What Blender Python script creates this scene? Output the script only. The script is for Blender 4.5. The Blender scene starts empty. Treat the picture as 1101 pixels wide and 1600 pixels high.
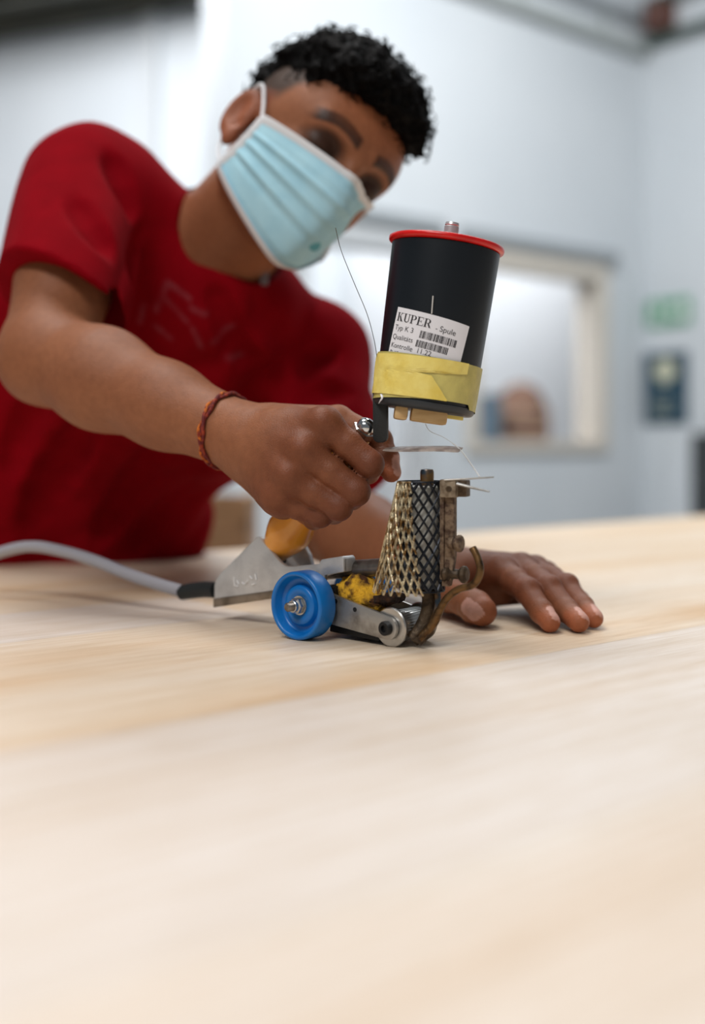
import bpy, bmesh, math, random
import numpy as np
import openvdb
from mathutils import Vector, Matrix

random.seed(4)
SC = bpy.context.scene
COL = SC.collection

# ------------------------------------------------------------------ camera
# World: x right, y away from the camera, z up; the table top is z = 0, the floor is z = -0.9.
FPX, CX, HY, CAMZ = 1778.0, 550.5, 690.0, 0.148      # focal length in pixels, optical axis, horizon row, lens height above the table
cam_d = bpy.data.cameras.new('camera')
cam = bpy.data.objects.new('camera', cam_d); COL.objects.link(cam)
cam.location = (0, 0, CAMZ); cam.rotation_euler = (math.pi / 2, 0, 0)
cam_d.sensor_fit = 'VERTICAL'; cam_d.sensor_height = 36.0; cam_d.sensor_width = 24.0
cam_d.lens = FPX / 1600 * 36.0
cam_d.shift_y = -(800 - HY) / 1600
cam_d.clip_start = 0.01
cam_d.dof.use_dof = True; cam_d.dof.focus_distance = 0.845; cam_d.dof.aperture_fstop = 2.0
SC.camera = cam

# ------------------------------------------------------------------ light and exposure
W = bpy.data.worlds.new('world'); SC.world = W; W.use_nodes = True
W.node_tree.nodes['Background'].inputs['Color'].default_value = (0.90, 0.95, 1.0, 1)
W.node_tree.nodes['Background'].inputs['Strength'].default_value = 0.16
def area(name, loc, target, sx, sy, power, col):
    d = bpy.data.lights.new(name, 'AREA'); d.shape = 'RECTANGLE'; d.size = sx; d.size_y = sy; d.energy = power; d.color = col
    o = bpy.data.objects.new(name, d); COL.objects.link(o); o.location = loc
    o.rotation_euler = (Vector(target) - Vector(loc)).to_track_quat('-Z', 'Y').to_euler(); return o
area('ceiling_lamp_over_table', (-0.5, 1.22, 2.5), (-0.1, 0.85, 0), 1.1, 0.7, 36, (1.0, 0.972, 0.945))
area('ceiling_lamp_behind_photographer', (-0.9, -1.1, 2.5), (0.0, 0.9, 0.1), 1.4, 0.8, 52, (1.0, 0.975, 0.95))
area('ceiling_lamp_by_windows', (0.9, 3.2, 2.7), (0.9, 4.2, 0.3), 1.6, 0.8, 80, (0.95, 0.98, 1.0))
area('ceiling_lamp_far_bay', (-1.6, 4.6, 2.7), (-1.6, 5.6, 0.2), 1.6, 0.8, 118, (0.97, 0.98, 1.0))
SC.view_settings.view_transform = 'Standard'; SC.view_settings.look = 'None'
SC.view_settings.gamma = 1.0; SC.view_settings.use_curve_mapping = False
SC.view_settings.exposure = 0.06

# ------------------------------------------------------------------ helpers
def V(*a): return np.array(a, dtype=np.float64)
def P(px, py, D):
    """A point of the place seen at photo pixel (px, py), D metres away."""
    return V((px - CX) / FPX * D, D, CAMZ - (py - HY) / FPX * D)
def unit(v): v = np.asarray(v, float); return v / np.linalg.norm(v)
def s2l(c):
    return tuple((x / 12.92 if x <= 0.04045 else ((x + 0.055) / 1.055) ** 2.4) for x in [v / 255 for v in c])
def rgb(*c): return s2l(c) + (1.0,)

def mat(name, col, rough=0.5, metal=0.0, noise=None, bump=None, spec=0.5, **kw):
    """Principled material; noise=(scale, colour2, lo, hi[, stretch]) mottles the colour, bump=(scale, strength)."""
    m = bpy.data.materials.new(name); m.use_nodes = True
    nt = m.node_tree; b = nt.nodes['Principled BSDF']
    b.inputs['Base Color'].default_value = col; b.inputs['Roughness'].default_value = rough
    b.inputs['Metallic'].default_value = metal; b.inputs['Specular IOR Level'].default_value = spec
    for k, v in kw.items(): b.inputs[k.replace('_', ' ')].default_value = v
    tc = None
    if noise or bump: tc = nt.nodes.new('ShaderNodeTexCoord')
    if noise:
        mp = nt.nodes.new('ShaderNodeMapping'); nt.links.new(tc.outputs['Object'], mp.inputs[0])
        if len(noise) > 4: mp.inputs['Scale'].default_value = noise[4]
        n = nt.nodes.new('ShaderNodeTexNoise'); n.inputs['Scale'].default_value = noise[0]; n.inputs['Detail'].default_value = 5
        nt.links.new(mp.outputs[0], n.inputs[0])
        r = nt.nodes.new('ShaderNodeValToRGB'); r.color_ramp.elements[0].position = noise[2]; r.color_ramp.elements[1].position = noise[3]
        r.color_ramp.elements[0].color = col; r.color_ramp.elements[1].color = noise[1]
        nt.links.new(n.outputs['Fac'], r.inputs[0]); nt.links.new(r.outputs[0], b.inputs['Base Color'])
    if bump:
        n2 = nt.nodes.new('ShaderNodeTexNoise'); n2.inputs['Scale'].default_value = bump[0]; n2.inputs['Detail'].default_value = 4
        nt.links.new(tc.outputs['Object'], n2.inputs[0])
        bp = nt.nodes.new('ShaderNodeBump'); bp.inputs['Strength'].default_value = bump[1]; bp.inputs['Distance'].default_value = 0.001
        nt.links.new(n2.outputs['Fac'], bp.inputs['Height']); nt.links.new(bp.outputs[0], b.inputs['Normal'])
    return m

def mesh_np(name, v, f):
    """Fast mesh from arrays; f is (n,3) or (n,4)."""
    v = np.ascontiguousarray(v, dtype=np.float32); f = np.ascontiguousarray(f, dtype=np.int32)
    me = bpy.data.meshes.new(name); n, k = f.shape
    me.vertices.add(len(v)); me.vertices.foreach_set('co', v.ravel())
    me.loops.add(n * k); me.loops.foreach_set('vertex_index', f.ravel())
    me.polygons.add(n); me.polygons.foreach_set('loop_start', np.arange(0, n * k, k, dtype=np.int32))
    me.polygons.foreach_set('use_smooth', np.ones(n, dtype=bool))
    me.update(calc_edges=True); me.validate(); return me

def origin(o):
    l = V(0, 0, 0)
    while o is not None: l = l + V(*o.location); o = o.parent
    return l
def link(name, me, m, parent=None):
    o = bpy.data.objects.new(name, me); COL.objects.link(o)
    if m is not None: me.materials.clear(); me.materials.append(m)
    if parent is not None: o.parent = parent
    return o
def put(name, bm, m, parent=None, smooth=True, base=None, angle=35):
    """bmesh in world coordinates -> one object; top-level objects get their origin at base."""
    off = origin(parent) if parent is not None else (V(*base) if base is not None else V(0, 0, 0))
    bmesh.ops.translate(bm, vec=Vector(-off), verts=bm.verts)
    bmesh.ops.recalc_face_normals(bm, faces=bm.faces)
    me = bpy.data.meshes.new(name)
    if smooth:
        for f in bm.faces: f.smooth = True
        for e in bm.edges:
            if len(e.link_faces) == 2 and e.calc_face_angle(0) > math.radians(angle): e.smooth = False
    bm.to_mesh(me); bm.free()
    o = link(name, me, m, parent)
    if parent is None: o.location = off
    return o
def empty(name, loc):
    o = bpy.data.objects.new(name, None); COL.objects.link(o); o.location = loc; o.empty_display_size = 0.05; return o
def tag(o, label=None, cat=None, group=None, kind=None):
    if label: o['label'] = label
    if cat: o['category'] = cat
    if group: o['group'] = group
    if kind: o['kind'] = kind
    return o

def basis(d):
    d = unit(d); a = V(0, 0, 1) if abs(d[2]) < 0.9 else V(1, 0, 0)
    u = unit(np.cross(a, d)); return u, np.cross(d, u), d
def lathe(prof, o, d, seg=40, bm=None):
    """prof: list of (radius, height along d)."""
    bm = bm or bmesh.new(); u, w, d = basis(d); rings = []
    for r, h in prof:
        c = V(*o) + d * h
        if r < 1e-6: rings.append([bm.verts.new(c)])
        else: rings.append([bm.verts.new(c + r * (math.cos(t) * u + math.sin(t) * w)) for t in np.linspace(0, 2 * math.pi, seg, endpoint=False)])
    for A, B in zip(rings, rings[1:]):
        for i in range(seg):
            j = (i + 1) % seg
            q = [A[i % len(A)], A[j % len(A)], B[j % len(B)], B[i % len(B)]]
            q2 = []
            for x in q:
                if x not in q2: q2.append(x)
            if len(q2) > 2: bm.faces.new(q2)
    if len(rings[0]) > 1: bm.faces.new(rings[0])
    if len(rings[-1]) > 1: bm.faces.new(rings[-1])
    return bm
def spline(pts, n):
    """Catmull-Rom through pts (arrays of any width)."""
    p = np.array(pts, float); p = np.vstack([2 * p[0] - p[1], p, 2 * p[-1] - p[-2]]); out = []
    k = len(p) - 3
    for s in np.linspace(0, k - 1e-9, n):
        i = int(s); t = s - i; a, b, c, d = p[i:i + 4]
        out.append(0.5 * (2 * b + (c - a) * t + (2 * a - 5 * b + 4 * c - d) * t * t + (3 * b - a - 3 * c + d) * t ** 3))
    return np.array(out)
def tube(pts, r, seg=12, bm=None, caps=True, flat=None, up=None):
    """Tube along pts; r scalar or list; flat=(su, sw) squashes the section; up fixes the section's first axis."""
    bm = bm or bmesh.new(); pts = np.array(pts, float); n = len(pts); rr = np.broadcast_to(np.array(r, float), (n,))
    tg = np.gradient(pts, axis=0); tg /= np.linalg.norm(tg, axis=1)[:, None]
    u = basis(tg[0])[0] if up is None else np.array(up, float); rings = []
    for i in range(n):
        u = np.array(up, float) if up is not None else u
        u = unit(u - tg[i] * np.dot(u, tg[i])); w = np.cross(tg[i], u); su, sw = flat or (1, 1)
        rings.append([bm.verts.new(pts[i] + rr[i] * (su * math.cos(t) * u + sw * math.sin(t) * w)) for t in np.linspace(0, 2 * math.pi, seg, endpoint=False)])
    for A, B in zip(rings, rings[1:]):
        for i in range(seg): bm.faces.new([A[i], A[(i + 1) % seg], B[(i + 1) % seg], B[i]])
    if caps: bm.faces.new(rings[0]); bm.faces.new(rings[-1])
    return bm
def prism(poly, o, u, w, t0, t1, bev=0.0, bm=None, seg=2):
    """2-D polygon in the plane (u, w) at o, extruded along u x w from t0 to t1."""
    b2 = bmesh.new(); u = V(*u); w = V(*w); n = np.cross(u, w)
    A = [b2.verts.new(V(*o) + a * u + b * w + t0 * n) for a, b in poly]; B = [b2.verts.new(V(*o) + a * u + b * w + t1 * n) for a, b in poly]
    b2.faces.new(A); b2.faces.new(B)
    for i in range(len(poly)): b2.faces.new([A[i], A[(i + 1) % len(poly)], B[(i + 1) % len(poly)], B[i]])
    bmesh.ops.recalc_face_normals(b2, faces=b2.faces)
    if bev: bmesh.ops.bevel(b2, geom=b2.edges[:], offset=bev, segments=seg, profile=0.6, affect='EDGES', clamp_overlap=True)
    if bm is None: return b2
    me = bpy.data.meshes.new('t'); b2.to_mesh(me); b2.free(); bm.from_mesh(me); bpy.data.meshes.remove(me); return bm
def box(c, ax, ay, az, sx, sy, sz, bev=0.0, bm=None):
    """Box centred at c with half sizes along the given axes."""
    return prism([(-sx, -sy), (sx, -sy), (sx, sy), (-sx, sy)], c, ax, ay, -sz, sz, bev, bm)
X, Y, Z = V(1, 0, 0), V(0, 1, 0), V(0, 0, 1)
def abox(x0, x1, y0, y1, z0, z1, bev=0.0, bm=None): return box(V((x0 + x1) / 2, (y0 + y1) / 2, (z0 + z1) / 2), X, Y, Z, (x1 - x0) / 2, (y1 - y0) / 2, (z1 - z0) / 2, bev, bm)

# ------------------------------------------------------------------ the setting
E_ = unit((0.77, 0.638, 0)); N_ = V(E_[1], -E_[0], 0)      # table edge and window wall run along E_; N_ points from them to the camera
FLOOR = -0.9
M_wall = mat('white_painted_wall', rgb(208, 213, 217), 0.75, noise=(1.3, rgb(200, 206, 211), 0.35, 0.7), bump=(60, 0.1))
M_floor = mat('grey_concrete', rgb(150, 148, 145), 0.7, noise=(4, rgb(128, 126, 122), 0.3, 0.7), bump=(40, 0.2))
M_frame = mat('cream_frame', rgb(206, 199, 188), 0.6)
M_reveal = mat('pale_frame', rgb(196, 200, 203), 0.6)
M_grey = mat('grey_steel', rgb(150, 156, 160), 0.5, 0.2)
M_dark = mat('dark_olive_steel', rgb(52, 53, 44), 0.6, noise=(3, rgb(78, 74, 58), 0.35, 0.7))
M_rust = mat('rust_red', rgb(96, 60, 50), 0.7)

put('floor', abox(-10, 10, -4, 15, FLOOR - 0.1, FLOOR), M_floor)['kind'] = 'structure'
K = V(1.535, 6.0, 0)                                        # the corner of the window wall and the wall on the right
TOPZ = 3.0
def wp(t, z, off=0.0): return K - t * E_ + N_ * off + V(0, 0, z)    # point on the window wall, t metres left of the corner
def wbox(t0, t1, z0, z1, d0, d1, bev=0.0, bm=None):
    return box(wp((t0 + t1) / 2, (z0 + z1) / 2, (d0 + d1) / 2), E_, N_, Z, (t1 - t0) / 2, (d1 - d0) / 2, (z1 - z0) / 2, bev, bm)
WINS = [(0.32, 1.33, 0.10, 1.05), (1.55, 2.30, -0.55, 1.06)]
bm = bmesh.new(); TL = 2.62
cuts = [(0.0, 0.32), (1.33, 1.55), (2.30, TL)]
for a, b in cuts: wbox(a, b, FLOOR, TOPZ, -0.16, 0, 0, bm)
for a, b, z0, z1 in WINS:
    wbox(a, b, FLOOR, z0, -0.16, 0, 0, bm); wbox(a, b, z1, TOPZ, -0.16, 0, 0, bm)
put('wall_back', bm, M_wall, smooth=False)['kind'] = 'structure'
M_glass = mat('window_glass', (1, 1, 1, 1), 0.02, Transmission_Weight=1.0, IOR=1.02)
for i, (a, b, z0, z1) in enumerate(WINS):
    w = empty('window_%d' % (i + 1), wp((a + b) / 2, z0)); w['kind'] = 'structure'
    bm = bmesh.new()
    for q in [(a, a + 0.07, z0, z1), (b - 0.07, b, z0, z1), (a + 0.07, b - 0.07, z1 - 0.09, z1), (a + 0.07, b - 0.07, z0, z0 + 0.05)]:
        wbox(q[0], q[1], q[2], q[3], -0.14, 0.025, 0.004, bm)
    put('window_frame', bm, M_frame if i == 0 else M_reveal, w, smooth=False)
    put('window_lintel', wbox(a - 0.05, b + 0.05, z1, z1 + 0.06, 0, 0.05, 0.006), M_grey, w, smooth=False)
    put('pane', wbox(a + 0.07, b - 0.07, z0 + 0.05, z1 - 0.09, -0.075, -0.069), M_glass, w, smooth=False)
# the bright room behind the windows
put('wall_room_behind', wbox(-3.4, 1.62, FLOOR, TOPZ, -1.5, -1.4), mat('white_back_room', rgb(226, 229, 232), 0.8), smooth=False)['kind'] = 'structure'
area('back_room_lamp', wp(0.0, 1.9, -0.7), wp(0.0, 0.2, -1.2), 2.4, 0.5, 34, (0.97, 0.98, 1.0))
# wall on the right of the corner, coming towards the camera
def rbox(s0, s1, z0, z1, d0, d1, bev=0.0, bm=None):        # s metres from the corner towards the camera, d out of the wall
    c = K + N_ * (s0 + s1) / 2 - E_ * (d0 + d1) / 2 + Z * (z0 + z1) / 2
    return box(c, N_, E_, Z, (s1 - s0) / 2, (d1 - d0) / 2, (z1 - z0) / 2, bev, bm)
put('wall_right', rbox(-0.16, 3.2, FLOOR, TOPZ, -0.16, 0), M_wall, smooth=False)['kind'] = 'structure'
# far bay on the left
LA, LB = V(-0.30, 6.45, 0), V(-7.4, 9.31, 0); ld = unit(LB - LA); ln = V(ld[1], -ld[0], 0)
put('wall_left', box((LA + LB) / 2 + Z * ((FLOOR + 2.66) / 2), ld, ln, Z, np.linalg.norm(LB - LA) / 2 + 0.3, 0.08, (2.66 - FLOOR) / 2), M_wall, smooth=False)['kind'] = 'structure'
for k, sz in ((0.95, 0.05), (2.25, 0.05), (2.75, 0.04)):
    put('trim_%d' % (1 + int(k)), box(LA + ld * k + V(0, -0.11, (FLOOR + 2.66) / 2), ld, ln, Z, sz, 0.03, (2.66 - FLOOR) / 2), M_reveal, smooth=False)['kind'] = 'structure'
# roof over the far bay and the steel up there
put('ceiling', box(V(-4.6, 8.2, 2.95), ld, ln, Z, 5.4, 1.6, 0.05), M_dark, smooth=False)['kind'] = 'structure'
put('ceiling_bay', box(wp(0.2, 3.06, -0.7), E_, N_, Z, 2.6, 0.9, 0.04), mat('pale_roof', rgb(205, 206, 204), 0.8), smooth=False)['kind'] = 'structure'
for i, (k, dz, off) in enumerate(((0.2, 2.75, 0.25), (2.6, 2.71, 0.7), (3.4, 2.71, 1.15))):
    o = put('roof_beam', box(LA + ld * (1.8 + k * 0.3) - ln * off * 0.9 + Z * dz, ld, ln, Z, 2.2, 0.07, 0.10, 0.006), M_dark, smooth=False, base=LA + ld * 1.8 - ln * off + Z * dz)
    tag(o, ['olive steel roof beam closest to the pale far wall', 'middle olive steel roof beam above the red shoulder', 'olive steel roof beam nearest the camera at top left'][i], 'beam', 'olive roof beams at top left')
# cable tray that runs along the window wall, and dark green pipes on the right wall
tr = empty('cable_tray', wp(1.3, 2.18, 0.05)); tag(tr, 'pale grey cable tray running along the window wall near the top', 'cable tray')
M_beamg = mat('dark_green_pipe', rgb(64, 80, 74), 0.55); M_palerail = mat('pale_rail', rgb(168, 174, 173), 0.5)
put('side_rail', wbox(0.02, 2.6, 2.16, 2.215, 0.02, 0.06, 0.002), M_palerail, tr, smooth=False)
put('side_rail', wbox(0.02, 2.6, 2.325, 2.36, 0.02, 0.06, 0.002), M_grey, tr, smooth=False)
for k in range(4): put('bracket', wbox(0.35 + k * 0.62, 0.37 + k * 0.62, 2.215, 2.325, 0.02, 0.04), M_palerail, tr, smooth=False)
for zz, lab in ((2.225, 'lower dark green pipe on the right wall under the ceiling'), (2.43, 'upper dark green pipe on the right wall under the ceiling')):
    c0 = K + N_ * 0.05 - E_ * 0.05 + Z * zz; c1 = K + N_ * 2.6 - E_ * 0.05 + Z * zz
    p = empty('wall_pipe', c0); tag(p, lab, 'pipe', 'dark green pipes on the right wall')
    put('pipe', tube([c0, (c0 + c1) / 2, c1], 0.026, 14), M_beamg, p)
    for q in (0.5, 1.4, 2.3): put('pipe_clip', rbox(q - 0.015, q + 0.015, zz - 0.034, zz + 0.034, 0.0, 0.085, 0.003), M_grey, p, smooth=False)
jb = empty('junction_box', K + N_ * 0.10 - E_ * 0.06 + Z * 2.26); tag(jb, 'rust brown junction box in the top corner where the pipes meet', 'junction box')
put('box', rbox(0.085, 0.205, 2.26, 2.40, 0.0, 0.12, 0.006), M_rust, jb, smooth=False)
put('cover_screw', lathe([(0, 0), (0.012, 0), (0.010, 0.006), (0, 0.007)], K + N_ * 0.145 - E_ * 0.12 + Z * 2.33, -E_, 12), M_grey, jb)

# signs on the right wall
M_green = mat('sign_green', rgb(84, 152, 118), 0.5); M_paper = mat('sign_white', rgb(225, 230, 228), 0.6)
M_blue = mat('poster_blue', rgb(22, 64, 84), 0.5); M_pale = mat('poster_pale', rgb(205, 205, 180), 0.5)
def spx(px):     # distance from the corner for a photo column on the right wall
    k = (px - CX) / FPX; return (k * K[1] - K[0]) / (N_[0] - k * N_[1])
es = empty('exit_sign', K + N_ * spx(1046) - E_ * 0.004 + Z * 0.78); tag(es, 'green and white emergency sign above the blue poster', 'sign')
put('sign_board', rbox(spx(1012), spx(1080), 0.745, 0.885, 0.0, 0.012, 0.002), M_green, es, smooth=False)
sa = spx(1012); sw = spx(1080) - sa
bm = bmesh.new()
prism([(0, 0.02), (0.06, 0.02), (0.06, 0.05), (0.11, 0), (0.06, -0.05), (0.06, -0.02), (0, -0.02)], K + N_ * (sa + sw * 0.55) - E_ * 0.0135 + Z * 0.815, N_, Z, -0.001, 0.001, 0, bm)
put('arrow', bm, M_paper, es, smooth=False)
bm = bmesh.new()
lathe([(0.012, 0), (0.012, 0.002)], K + N_ * (sa + sw * 0.28) - E_ * 0.0135 + Z * 0.86, -E_, 14, bm)
prism([(-0.02, 0.03), (0.02, 0.03), (0.035, -0.005), (0.01, -0.005), (0.03, -0.05), (0.01, -0.05), (-0.005, -0.02), (-0.03, -0.05), (-0.04, -0.04), (-0.012, 0.0)], K + N_ * (sa + sw * 0.28) - E_ * 0.0135 + Z * 0.815, N_, Z, -0.001, 0.001, 0, bm)
put('running_figure', bm, M_paper, es, smooth=False)
ps = empty('safety_poster', K + N_ * spx(1040) + Z * 0.25); tag(ps, 'dark blue safety poster with a pale round emblem on the right wall', 'poster')
pa, pb = spx(1008), spx(1075)
put('board', rbox(pa, pb, 0.235, 0.61, 0.0, 0.01, 0.002), M_blue, ps, smooth=False)
pm = (pa + pb) / 2
put('emblem', lathe([(0.062, 0), (0.062, 0.003)], K + N_ * pm - E_ * 0.010 + Z * 0.515, -E_, 24), M_pale, ps)
bm = bmesh.new()
for q in range(3): rbox(pa + 0.05, pb - 0.07 - 0.04 * (q % 2), 0.36 - q * 0.04, 0.367 - q * 0.04, 0.0100, 0.0125, 0, bm)
put('text_bars', bm, M_pale, ps, smooth=False)
dk = put('door_frame_post', rbox(spx(1090), spx(1150), FLOOR, 0.19, 0.0, 0.06, 0.004), mat('charcoal', rgb(60, 64, 66), 0.5), smooth=False); dk.name = 'trim_7'; dk['kind'] = 'structure'

# things seen through the right-hand window, on a shelf
sh = put('window_shelf', wbox(0.2, 1.5, 0.08, 0.12, -0.75, -0.2, 0.004), M_reveal, smooth=False, base=wp(0.85, 0.08, -0.45)); tag(sh, 'pale shelf behind the glass of the right-hand window', 'shelf')
br = empty('basket', wp(0.47, 0.12, -0.42)); tag(br, 'brown rounded wicker basket behind the right-hand window', 'basket')
M_brown = mat('wicker_brown', rgb(128, 96, 78), 0.8, noise=(30, rgb(96, 68, 52), 0.4, 0.6)); M_kraft = mat('kraft', rgb(176, 150, 128), 0.8)
put('body', lathe([(0.0, 0), (0.13, 0), (0.15, 0.08), (0.14, 0.20), (0.10, 0.29), (0.05, 0.33), (0, 0.34)], wp(0.49, 0.12, -0.42), Z, 28), M_brown, br)
bm = bmesh.new()
for hh, rr in ((0.03, 0.139), (0.10, 0.152), (0.18, 0.145)): tube([wp(0.49, 0.12 + hh, -0.42) + rr * V(math.cos(t), math.sin(t), 0) for t in np.linspace(0, 2 * math.pi, 32)], 0.009, 8, bm)
put('woven_band', bm, M_kraft, br)
for t, h, c, lab in ((0.80, 0.25, (92, 112, 128), 'slate blue storage bin beside the brown basket behind the window'), (1.03, 0.23, (176, 186, 196), 'pale grey storage bin left of the slate blue bin'), (1.22, 0.24, (150, 166, 182), 'light blue storage bin at the window edge')):
    b = empty('storage_bin', wp(t, 0.12, -0.42)); tag(b, lab, 'bin', 'storage bins behind the window')
    w_ = 0.07 if t > 1 else 0.055
    put('bin_body', wbox(t - w_, t + w_, 0.12, 0.12 + h, -0.52, -0.32, 0.008), mat('bin_%d' % int(t * 100), rgb(*c), 0.6), b, smooth=False)
    put('bin_rim', wbox(t - w_ - 0.008, t + w_ + 0.008, 0.12 + h, 0.135 + h, -0.53, -0.31, 0.003), mat('binr_%d' % int(t * 100), rgb(*[x * 0.85 for x in c]), 0.6), b, smooth=False)

# ------------------------------------------------------------------ the table with its veneer strips
A0 = V(-0.418, 1.35, 0)
def tp(g, c, z=0.0): return A0 + g * E_ + c * N_ + V(0, 0, z)         # g along the far edge, c from it towards the camera
def wood_mat(name, base, dark, pale):
    m = bpy.data.materials.new(name); m.use_nodes = True; nt = m.node_tree; b = nt.nodes['Principled BSDF']
    N = nt.nodes.new; L = nt.links.new
    tc = N('ShaderNodeTexCoord')
    mp = N('ShaderNodeMapping'); mp.inputs['Rotation'].default_value = (0, 0, -math.atan2(E_[1], E_[0])); mp.vector_type = 'POINT'; L(tc.outputs['Object'], mp.inputs[0])
    def band(scale, sx, sy, det, dist=0.0):
        q = N('ShaderNodeMapping'); q.inputs['Scale'].default_value = (sx, sy, 1); L(mp.outputs[0], q.inputs[0])
        n = N('ShaderNodeTexNoise'); n.inputs['Scale'].default_value = scale; n.inputs['Detail'].default_value = det; n.inputs['Distortion'].default_value = dist; L(q.outputs[0], n.inputs[0]); return n
    n1 = band(1.0, 1.3, 9.0, 3, 0.6); n2 = band(1.0, 4.0, 150.0, 3, 0.3); n3 = band(1.0, 26.0, 900.0, 2)
    r1 = N('ShaderNodeValToRGB'); cr = r1.color_ramp; cr.elements[0].position = 0.30; cr.elements[1].position = 0.72
    cr.elements[0].color = dark; cr.elements[1].color = pale; e = cr.elements.new(0.48); e.color = base
    L(n1.outputs['Fac'], r1.inputs[0])
    mx = N('ShaderNodeMix'); mx.data_type = 'RGBA'; mx.blend_type = 'MULTIPLY'; mx.inputs['Factor'].default_value = 1
    r2 = N('ShaderNodeValToRGB'); r2.color_ramp.elements[0].position = 0.36; r2.color_ramp.elements[1].position = 0.60
    r2.color_ramp.elements[0].color = (0.91, 0.87, 0.81, 1); r2.color_ramp.elements[1].color = (1, 1, 1, 1); L(n2.outputs['Fac'], r2.inputs[0])
    L(r1.outputs[0], mx.inputs['A']); L(r2.outputs[0], mx.inputs['B'])
    mx2 = N('ShaderNodeMix'); mx2.data_type = 'RGBA'; mx2.blend_type = 'MULTIPLY'; mx2.inputs['Factor'].default_value = 1
    r3 = N('ShaderNodeValToRGB'); r3.color_ramp.elements[0].position = 0.35; r3.color_ramp.elements[1].position = 0.55
    r3.color_ramp.elements[0].color = (0.88, 0.83, 0.76, 1); r3.color_ramp.elements[1].color = (1, 1, 1, 1); L(n3.outputs['Fac'], r3.inputs[0])
    L(mx.outputs['Result'], mx2.inputs['A']); L(r3.outputs[0], mx2.inputs['B'])
    L(mx2.outputs['Result'], b.inputs['Base Color']); b.inputs['Roughness'].default_value = 0.42; b.inputs['Specular IOR Level'].default_value = 0.5
    bp = N('ShaderNodeBump'); bp.inputs['Strength'].default_value = 0.25; bp.inputs['Distance'].default_value = 0.0006
    L(n3.outputs['Fac'], bp.inputs['Height']); L(bp.outputs[0], b.inputs['Normal']); return m
M_w1 = wood_mat('veneer_cream', rgb(228, 214, 200), rgb(223, 202, 180), rgb(232, 224, 216))
M_w2 = wood_mat('veneer_honey', rgb(228, 207, 181), rgb(219, 189, 152), rgb(234, 219, 200))
M_w3 = wood_mat('veneer_pale', rgb(226, 215, 205), rgb(221, 204, 187), rgb(231, 223, 217))
M_w4 = wood_mat('veneer_tan', rgb(229, 210, 187), rgb(218, 186, 148), rgb(234, 222, 207))
M_core = mat('board_core', rgb(206, 200, 196), 0.7)
tb = empty('work_table', tp(1.0, 0.8, FLOOR)); tag(tb, 'broad work table topped with pale wood veneer strips', 'table')
G0, G1, CW = -1.7, 3.2, 2.1
put('board', box(tp((G0 + G1) / 2, CW / 2, -0.021), E_, N_, Z, (G1 - G0) / 2, CW / 2, 0.0205, 0.001), M_core, tb, smooth=False)
def strip(g0, g1, c0, c1, m): put('veneer_strip', box(tp((g0 + g1) / 2, (c0 + c1) / 2, -0.00025), E_, N_, Z, (g1 - g0) / 2 - 0.00015, (c1 - c0) / 2 - 0.00015, 0.00025), m, tb, smooth=False)
cs = [0, 0.20, 0.365, 0.50, 0.78, 1.02, 1.30, 1.58, 1.84, CW]
ms = [M_w2, M_w2, M_w1, M_w4, M_w3, M_w1, M_w3, M_w2, M_w4]
for i, (c0, c1) in enumerate(zip(cs, cs[1:])):
    if i == 2: strip(G0, 0.02, c0, c1, M_w3); strip(0.02, G1, c0, c1, M_w2)
    else: strip(G0, G1, c0, c1, ms[i])
for g, c in ((-1.5, 0.15), (3.0, 0.15), (-1.5, 1.95), (3.0, 1.95), (0.9, 1.95)):
    put('leg', box(tp(g, c, (FLOOR - 0.042) / 2), E_, N_, Z, 0.04, 0.04, (-FLOOR - 0.042) / 2, 0.003), M_grey, tb, smooth=False)
for c in (0.15, 1.95): put('apron_rail', box(tp(0.75, c, -0.09), E_, N_, Z, 2.2, 0.02, 0.04), M_grey, tb, smooth=False)

# a crate on a bench behind the worker
bn = empty('side_bench', (-0.33, 2.55, FLOOR)); tag(bn, 'low white bench behind the worker at the hip', 'bench')
put('bench_top', abox(-0.75, 0.10, 2.30, 2.80, -0.17, -0.135, 0.003), M_wall, bn, smooth=False)
for x in (-0.71, 0.06):
    for y in (2.34, 2.76): put('leg', abox(x - 0.03, x + 0.03, y - 0.03, y + 0.03, FLOOR, -0.17), M_grey, bn, smooth=False)
ct = empty('wooden_crate', (-0.36, 2.5, -0.135)); tag(ct, 'brown slatted wooden crate on the bench behind the worker', 'crate')
M_crate = mat('crate_wood', rgb(150, 112, 76), 0.75, noise=(12, rgb(122, 88, 58), 0.35, 0.7, (1, 8, 8)))
for k in range(3): put('slat', abox(-0.56, -0.22, 2.38, 2.395, -0.13 + k * 0.055, -0.085 + k * 0.055, 0.002), M_crate, ct, smooth=False)
for k in range(3): put('slat', abox(-0.56, -0.22, 2.62, 2.635, -0.13 + k * 0.055, -0.085 + k * 0.055, 0.002), M_crate, ct, smooth=False)
for x in (-0.55, -0.23): put('end_panel', abox(x - 0.01, x + 0.01, 2.396, 2.619, -0.135, 0.03, 0.002), M_crate, ct, smooth=False)

# ------------------------------------------------------------------ the hand-held veneer stitching tool
TO = V(-0.0145, 0.881, 0); TF = unit((0.766, -0.643, 0)); TS = V(-TF[1], TF[0], 0)      # axle middle on the table, forward, away from camera
def dv(u, v, w): return TO + u * TF + v * TS + w * Z
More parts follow.
